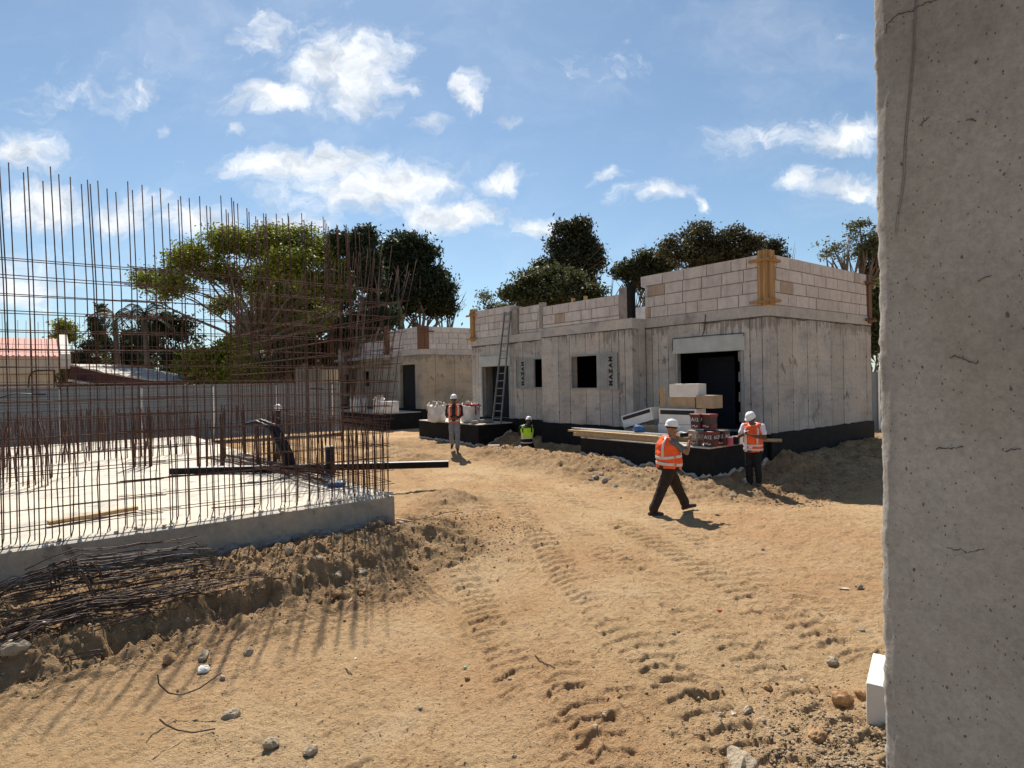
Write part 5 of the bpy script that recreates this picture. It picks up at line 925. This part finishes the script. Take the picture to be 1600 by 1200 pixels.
def person(label, loc, T, head, hf, arms, legs, skin, shirt, vest, trouser, vest_f=(0, 3.6), shirt_front=None, bands=((.55, .8), (1.15, 1.4)), sleeve=.55, vest_band=None, hup=(0, 0, 1), peak=.05, long=False, shoe=None, bulk=1.0):
    r = thing('person', label, 'person', loc); b = MB(); T.body(b, 0, len(T.sp)-1, -.02); neck = T.sp[-1][0]
    b.chain([neck-V((0, 0, .03)), neck.lerp(V(head), .5), V(head)-V((0, 0, .04))], [.062, .055, .05], 10); hl, hu = headshape(b, head, hf, hup)
    sl_ = MB(); T.body(sl_, 0, len(T.sp)-1.35, .004)
    for (sh, el, wr, hd, hn, side, curl) in arms:
        sh, el, wr = V(sh), V(el), V(wr); b.chain([sh, sh.lerp(el, .5), el, el.lerp(wr, .35), wr], [.054, .048, .039, .041, .027], 10); hand(b, wr+(V(hd)).normalized()*.02, hd, hn, side, curl)
        sl_.chain([sh, sh.lerp(el, sleeve)], [.070, .062], 12)
        if long: sl_.chain([sh, el, wr], [.068, .056, .042], 12)
    tr = MB(); T.body(tr, -.0, .55, .012); 
    for (hp_, kn, an, toe) in legs:
        hp_, kn, an, toe = V(hp_), V(kn), V(an), V(toe); b.chain([hp_, hp_.lerp(kn, .5), kn, kn.lerp(an, .3), an], [.08, .07, .05, .048, .035], 10)
        tr.chain([hp_, hp_.lerp(kn, .5), kn, kn.lerp(an, .5), an+(kn-an).normalized()*.03], [k_*bulk for k_ in (.108, .100, .082, .078, .074)], 12)
        d = toe-an; dh = V((d.x, d.y, 0)).normalized(); heel = an-dh*.06+V((0, 0, -.05)); sho = MB(); sho.chain([heel, heel.lerp(toe, .5)+V((0, 0, .012)), toe], [.042, .045, .036], 10); sho.chain([an+V((0, 0, .03)), an-V((0, 0, .03))], [.05, .048], 10); b.chain([an, toe], [.035, .028], 8); link('shoe', solid(sho, .010, 4), shoe or m_shoe, r, True)
    link('body', solid(b, .0085, 3), skin, r, True); link('shirt', solid(sl_, .011, 5, .010, 11, 1), shirt, r, True); link('trousers', solid(tr, .012, 6, .018, 8, 2), trouser, r, True)
    vm = MB(); T.body(vm, vest_f[0], vest_f[1], .020); c, a, bb_, d = T.at(vest_f[1]-.35)
    for (sh, el, *_) in arms: sh = V(sh); vm.ell(sh+(c-sh)*.30+V((0, 0, .022)), ((.075, 0, 0), (0, .075, 0), (0, 0, .05)), 10, 7)
    vo = link('safety_vest', solid(vm, .011, 4, .017, 8, 3), vest, r, True)
    for f0, f1 in bands: T.patch(f0, f1, 0, 6.2, .027, .004, 30).build('reflective_band', m_refl, vo, True)
    for s_ in (math.pi*.30, math.pi*.70):
        T.patch(bands[-1][1], vest_f[1]-.55, s_-.11, s_+.11, .028, .004, 5).build('reflective_band', m_refl, vo, True)
        T.patch(bands[-1][1], vest_f[1]-.55, -s_-.11, -s_+.11, .028, .004, 5).build('reflective_band', m_refl, vo, True)
    if shirt_front: T.patch(shirt_front[0], shirt_front[1], shirt_front[2]-shirt_front[3], shirt_front[2]+shirt_front[3], .030, .006, 8).build('shirt_front', shirt, r, True)
    for s_ in (-1, 1): MB().sph(V(head)+V(hf).normalized()*.083+hl*s_*.032+hu*.012, .011, 8, 6).build('eye', m_ink, r, True)
    helmet(r, V(head)+hu*.045, hf, hu, m_white, peak); return r
# man walking to the right, holding up a phone
gx_, gy_ = P3(1046, 800, 11.3).x, 11.3; gz_ = H(gx_, gy_)
w1 = V((-.2, .98, 0)); f1_ = V((.98, .2, 0)); A_ = lambda x, s, z: f1_*x+w1*s+V((0, 0, z))
T1 = Torso([((0, 0, .80), .195, .185), ((.015, 0, .96), .205, .205), ((.0, 0, 1.12), .20, .195), ((-.015, 0, 1.27), .20, .165), ((.0, 0, 1.38), .165, .105), ((.03, 0, 1.435), .075, .07)], -w1)
dzf = H(gx_+.42, gy_+.08)-gz_; dzr = H(gx_-.35, gy_-.1)-gz_
person('man in orange vest and grey t-shirt striding right while holding up a phone', (gx_, gy_, gz_), T1, A_(.075, 0, 1.565), (.86, .45, -.12),
    [(A_(.0, -.19, 1.345), A_(.26, -.22, 1.13), A_(.365, -.13, 1.33), A_(.04, .03, .1), A_(-.5, -.8, .1), 1, .8), (A_(.0, .19, 1.345), A_(.20, .30, 1.14), A_(.22, .22, 1.35), A_(.03, .0, .1), A_(-.3, .8, .1), -1, .8)],
    [(A_(-.01, -.09, .82), A_(-.19, -.10, .46), A_(-.37, -.10, .10+dzr), A_(-.19, -.10, .03+dzr)), (A_(.02, .09, .82), A_(.22, .09, .45), A_(.385, .09, .10+dzf), A_(.57, .09, .085+dzf))], m_skin, m_tee, m_orange, m_trb, bands=((.62, .95), (1.5, 1.8)), vest_f=(.25, 4.55), sleeve=.62, bulk=1.16)
ph = thing('phone', 'dark phone held up sideways by the striding man', 'phone', (gx_+.32, gy_+.06, gz_+1.44)); ph.rotation_euler = (R(6), 0, R(14)); MB().box(-.085, .085, -.005, .005, -.038, .038).build('phone_body', m_ink, ph, bevel=.003); MB().box(-.078, .078, -.0065, -.0052, -.033, .033).build('screen', m_navy, ph); MB().box(.045, .075, .005, .008, .005, .034).build('camera_bump', m_grey, ph, bevel=.002)
# man walking towards the viewer
gx_, gy_ = P3(711, 716, 19.6).x, 19.6; gz_ = H(gx_, gy_); T2 = Torso([((0, 0, .92), .165, .12), ((0, 0, 1.06), .17, .125), ((0, -.01, 1.2), .185, .13), ((0, 0, 1.36), .205, .125), ((0, .02, 1.47), .16, .09), ((0, .01, 1.52), .07, .065)], (1, 0, 0))
person('man in faded orange vest and grey jeans walking towards the viewer', (gx_, gy_, gz_), T2, (0, -.02, 1.645), (.05, -1, -.05),
    [((.205, .01, 1.43), (.245, .04, 1.16), (.09, -.16, 1.07), (-.7, -.5, -.1), (0, -1, 0), 1, .6), ((-.205, .01, 1.43), (-.25, .05, 1.15), (-.03, -.18, 1.10), (.8, -.3, -.3), (0, -1, 0), -1, .6)],
    [((.085, 0, .90), (.10, -.07, .50), (.095, -.08, .09), (.11, -.24, .035)), ((-.085, .02, .90), (-.10, .03, .50), (-.115, .28, .20), (-.125, .18, .07))], m_skind, m_teeb, m_orangew, m_trg, shirt_front=(.3, 4.6, math.pi/2, .20), vest_f=(.0, 4.55), bands=((.3, .55), (1.2, 1.45)), long=True)
# man standing at the platform corner
gx_, gy_ = P3(1178, 744, 14.2).x, 14.2; gz_ = H(gx_, gy_); f3 = V((-.62, -.78, 0)); w3 = V((.78, -.62, 0)); A_ = lambda x, s, z: f3*x+w3*s+V((0, 0, z))
T3 = Torso([(A_(0, 0, .82), .185, .15), (A_(.0, 0, .98), .185, .155), (A_(-.0, 0, 1.15), .19, .15), (A_(-.02, 0, 1.31), .205, .14), (A_(.0, 0, 1.43), .17, .10), (A_(.03, 0, 1.49), .075, .07)], w3)
person('man in orange vest with white sleeves and black trousers looking down, beside the platform corner', (gx_, gy_, gz_), T3, A_(.13, 0, 1.585), (-.66, -.55, -.42),
    [(A_(-.01, .21, 1.41), A_(.08, .29, 1.15), A_(.27, .05, 1.22), A_(.1, -.12, .06), A_(.2, .3, .9), 1, .7), (A_(-.01, -.21, 1.41), A_(.12, -.28, 1.17), A_(.32, -.08, 1.27), A_(.1, .10, .08), A_(.2, -.3, .9), -1, .7)],
    [(A_(0, .09, .84), A_(.03, .10, .47), A_(-.02, .11, .09), A_(.13, .13, .035)), (A_(0, -.09, .84), A_(.05, -.09, .47), A_(.02, -.09, .09), A_(.18, -.12, .035))], m_skind, m_teew, m_orange, m_trk, shirt_front=(.0, 3.2, math.pi/2+.55, .20), bands=((.25, .5), (.85, 1.1)), vest_f=(-.0, 4.6), hup=(-.3, -.25, 1), sleeve=.62)
# man crouching at the facade, seen from behind
gx_, gy_ = P3(824, 696, 21.4).x, 21.4; gz_ = H(gx_, gy_); T4 = Torso([((-.01, -.02, .26), .19, .17), ((-.01, -.03, .42), .19, .17), ((0, -.02, .58), .195, .15), ((.0, .03, .76), .215, .14), ((.02, .08, .88), .165, .10), ((.05, .12, .94), .075, .07)], (-1, 0, 0))
person('man in lime yellow vest crouching with his back to the viewer, at the house foundation', (gx_, gy_, gz_), T4, (.07, .16, 1.045), (.25, .93, -.35),
    [((-.21, .05, .84), (-.26, .20, .60), (-.12, .42, .50), (.3, .8, -.2), (0, 0, 1), 1, .5), ((.22, .05, .84), (.29, .16, .56), (.20, .40, .45), (-.2, .8, -.2), (0, 0, 1), -1, .5)],
    [((-.09, .0, .30), (-.16, .38, .40), (-.12, .10, .09), (-.13, .27, .035)), ((.09, .0, .30), (.17, .34, .14), (.14, -.05, .10), (.15, .10, .04))], m_skind, m_navy, m_lime, m_trk, vest_f=(1.15, 4.6), bands=((.35, .55), (1.2, 1.42)), long=True)
w4 = [o for o in COL.objects if o.name.startswith('person')][-1]
for a0, a1 in ((-2.2, -1.3), (-.95, -1.85)):
    T4.patch(2.35, 4.3, a0-.1, a0+.12, .030, .006, 5).build('dark_strap', m_navy, w4, True)
T4.patch(3.1, 4.5, -2.0, -1.15, .034, .006, 8).build('hood', m_teeb, w4, True)

# ------------------------------------------------------------------ stones, sticks and litter
def stone(label, x, y, s, mat, seed, group=None, flat=.7, up=.3):
    r = np.random.default_rng(seed); m = MB().ell((0, 0, 0), ((s*(.8+.5*r.random()), 0, 0), (0, s*(.7+.4*r.random()), 0), (0, 0, s*flat)), 12, 9); me = rough(m.mesh('t'), s*.55, 1.1/s, seed)
    o = link('stone', me, mat, None, False); o.location = (x, y, H(x, y)+s*flat*up); o.rotation_euler = (0, 0, r.random()*6); tag(o, label, 'stone', group)
def gp(px, py, z=0.0):                                   # where the pixel ray meets the soil
    Y = 5.0
    for _ in range(12):
        p = P3(px, py, Y); z = H(p.x, Y); Y = (CAMZ-z)*F/(py-(595-.019*(px-800)))
    return P3(px, py, Y)
for i, (px, py, s, mt, lb) in enumerate(((316, 1050, .060, m_stonew, 'white stone lying inside the curved rusty wire'), (318, 1030, .062, m_stone, 'grey stone just behind the white stone'), (263, 1035, .075, m_stoneb, 'brown clod of earth left of the white stone'), (346, 1062, .035, m_stone, 'small grey stone right of the white stone'), (388, 1022, .05, m_stone, 'pale grey stone with white chip, right of the curved wire'), (58, 972, .06, m_stonew, 'white stone under the scrap rods'),
    (361, 1121, .06, m_stone, 'dark stub of stone beside the curved brown root'), (421, 1166, .06, m_stone, 'dark lump of soil near the bottom border'), (487, 1178, .05, m_stone, 'pale pebble near the bottom border with dark underside'), (22, 1012, .10, m_stone, 'rounded grey boulder at the left border'), (567, 822, .14, m_stone, 'rounded grey stone at the foot of the slab face'),
    (1302, 1038, .055, m_stone, 'rounded pale stone left of the white block'), (1318, 1100, .09, m_stoneb, 'broken orange brown rock in front of the white block'), (1345, 1085, .05, m_stoneb, 'flat tan rock shard against the white block'), (1125, 1122, .035, m_stone, 'grey angular stone, left one of the pair near the rubble'), (1170, 1113, .035, m_stone, 'grey angular stone, right one of the pair near the rubble'), (1200, 1078, .04, m_stoneb, 'flat brown stone on the sand above the angular pair'), (1280, 1155, .06, m_stoneb, 'brown lump in the middle of the rubble'),
    (1158, 1200, .09, m_stone, 'pointed pale rock cut by the bottom border'), (1148, 1118, .02, m_stonep, 'tiny pale chip between the angular stones'), (1164, 757, .10, m_stonep, 'flat pale stone on the dirt in front of the platform corner'), (1146, 776, .08, m_stone, 'dark lump at the end of the long stick'), (812, 700, .07, m_stonew, 'small white stone on the dirt mound'), (1343, 920, .05, m_stone, 'dark stone close to the near wall'), (555, 1030, .012, m_stonew, 'tiny white chip on the sand'), (1347, 985, .03, m_stone, 'small dark stone beside the near wall edge'), (1120, 805, .04, m_stone, 'small dark stone behind the striding man'))):
    p = gp(px, py); stone(lb, p.x, p.y, s, mt, 100+i)
r = np.random.default_rng(5)
for i in range(90):
    y = 4.2+r.random()**1.5*9; x = -.62*y+r.random()*1.1*y
    if x > .5*y or (x-MX)*D2.x+(y-MY)*D2.y > -.1 and x < -1.5: continue
    stone('small loose pebble lying on the sandy track', x, y, .010+.018*r.random(), (m_stone, m_stoneb, m_stone)[i % 3], 300+i, 'pebbles scattered over the track')
for i in range(70):
    a_ = r.random()*8.5; q_ = .25+r.random()*2.2; x = MX-D1.x*a_-D2.x*q_; y = MY-D1.y*a_-D2.y*q_; stone('lumpy brown clod of dug soil on the bank before the slab', x, y, .03+.055*r.random()**2, (m_stoneb, m_stone, m_stoneb)[i % 3], 400+i, 'soil clods on the dug bank')
for i, (px, py) in enumerate(((940, 742), (930, 748), (952, 746), (962, 738), (946, 752), (925, 753), (972, 741))): p = gp(px, py); stone('pale grey lump in the small heap of broken concrete on the track', p.x, p.y, .05+.05*r.random(), m_rubble, 500+i, 'heap of broken concrete on the track')
def scatter(name, label, n, fx_, smin, smax, mat, seed):
    g = np.random.default_rng(seed); base = np.array([(1, 0, 0), (-1, 0, 0), (0, 1, 0), (0, -1, 0), (0, 0, 1), (0, 0, -1)], float); tri = np.array([(0, 2, 4), (2, 1, 4), (1, 3, 4), (3, 0, 4), (2, 0, 5), (1, 2, 5), (3, 1, 5), (0, 3, 5)])
    X, Y = fx_(g, n); Z = height(X, Y); s = smin+(smax-smin)*g.random(n)**3; v = base[None]*(.6+.8*g.random((n, 6, 1)))*s[:, None, None]; an = g.random(n)*6.28; ca, sa = np.cos(an)[:, None], np.sin(an)[:, None]
    v = np.stack([v[..., 0]*ca-v[..., 1]*sa, v[..., 0]*sa+v[..., 1]*ca, v[..., 2]*.7], -1)+np.stack([X, Y, Z+s*.2], -1)[:, None]
    o = link(name, np_mesh(name, v.reshape(-1, 3), (tri[None]+6*np.arange(n)[:, None, None]).reshape(-1, 3)), mat, None); o['kind'] = 'stuff'; o['label'] = label; return o
m_grav = M_basic('mixed_gravel', (.36, .27, .175), .95, .3, 9, 0, isl=.6); m_crumb = M_basic('soil_crumbs', (.40, .265, .145), 1, .15, 9, 0, isl=.35)
scatter('rubble_gravel', 'grey gravel and broken mortar on the heap beside the near wall', 6500, lambda g, n: (2.15+g.normal(size=n)*.42, 3.75+np.abs(g.normal(size=n))*.5-.2), .003, .019, m_grav, 1)
scatter('soil_crumbs', 'loose crumbs of dug soil on the bank and the mounds', 9000, lambda g, n: (lambda a, q: (MX-D1.x*a-D2.x*q+.4, MY-D1.y*a-D2.y*q))(g.random(n)*9.5-1.2, 1.3+g.normal(size=n)*.7), .004, .024, m_crumb, 2)
scatter('sand_grit', 'fine grit strewn over the sandy track', 9000, lambda g, n: (lambda y: (y*(-.55+g.random(n)*1.1), y))(3.8+9*g.random(n)**1.6), .003, .011, m_crumb, 3)
scatter('trench_crumbs', 'clods along the house foundation', 5000, lambda g, n: (lambda a, q: (CX-D1.x*a+D2.x*q, CY-D1.y*a+D2.y*q))(g.random(n)*4.2-.5, -2.5+g.random(n)*13), .006, .04, m_crumb, 4)
scatter('bank_crumbs', 'clods on the shaded bank under the right house side', 2500, lambda g, n: (lambda a, q: (CX+D1.x*a+D2.x*q, CY+D1.y*a+D2.y*q))(-2.5+g.random(n)*8, -.1-g.random(n)*2.4), .006, .04, m_crumb, 5)
def stick(label, px, r_=.005, mat=m_tim2, name='stick'):
    P = [gp(*q_)+Vector((0, 0, .012)) for q_ in px]; tag(MB().tube(P, r_, 5).build(name, mat, None, True), label, 'stick')
stick('thin dry twig with a fork lying on the sand', [(836, 1026), (850, 1038), (868, 1047)]); stick('pale straw stalk on the sand right of the track', [(1190, 1046), (1210, 1044), (1228, 1042)], .005, m_timx); stick('pale bent stalk on the sand near the bank', [(531, 1041), (543, 1048), (549, 1056)], .006, m_timx); stick('short pale stalk in the middle of the track', [(754, 998), (762, 1010)], .004, m_timx)
stick('long thin stick reaching from the dark lump across the sand', [(1150, 774), (1166, 766), (1184, 757)], .012); stick('pale split board lying on the bank edge', [(540, 950), (550, 938)], .02, m_timx); stick('grey broken board off the slab corner', [(617, 814), (632, 820), (645, 826)], .03, m_rawcol, 'broken_board'); stick('thin pale lath next to the grey broken board', [(620, 812), (650, 817)], .014, m_timx)
p = gp(1126, 957); o = link('litter_scrap', rough(MB().ell((0, 0, 0), ((.03, 0, 0), (0, .016, 0), (0, 0, .012)), 10, 7).mesh('t'), .012, 20), M_basic('red_litter', (.5, .06, .03), .6, .2, 9), None, False, 0, (p.x, p.y, p.z+.012)); tag(o, 'small red scrap of litter on the sand', 'litter')
p = gp(727, 1045); o = link('litter_scrap', rough(MB().ell((0, 0, 0), ((.02, 0, 0), (0, .012, 0), (0, 0, .008)), 10, 7).mesh('t'), .01, 20), M_basic('green_litter', (.2, .5, .3), .6, .2, 9), None, False, 0, (p.x, p.y, p.z+.01)); tag(o, 'tiny pale green scrap on the sand', 'litter')
p = gp(1320, 921); o = link('litter_scrap', rough(MB().ell((0, 0, 0), ((.07, 0, 0), (0, .035, 0), (0, 0, .008)), 12, 7).mesh('t'), .02, 14), m_stonep, None, False, 0, (p.x, p.y, p.z+.005)); tag(o, 'flat white plaster scrap near the near wall', 'litter')
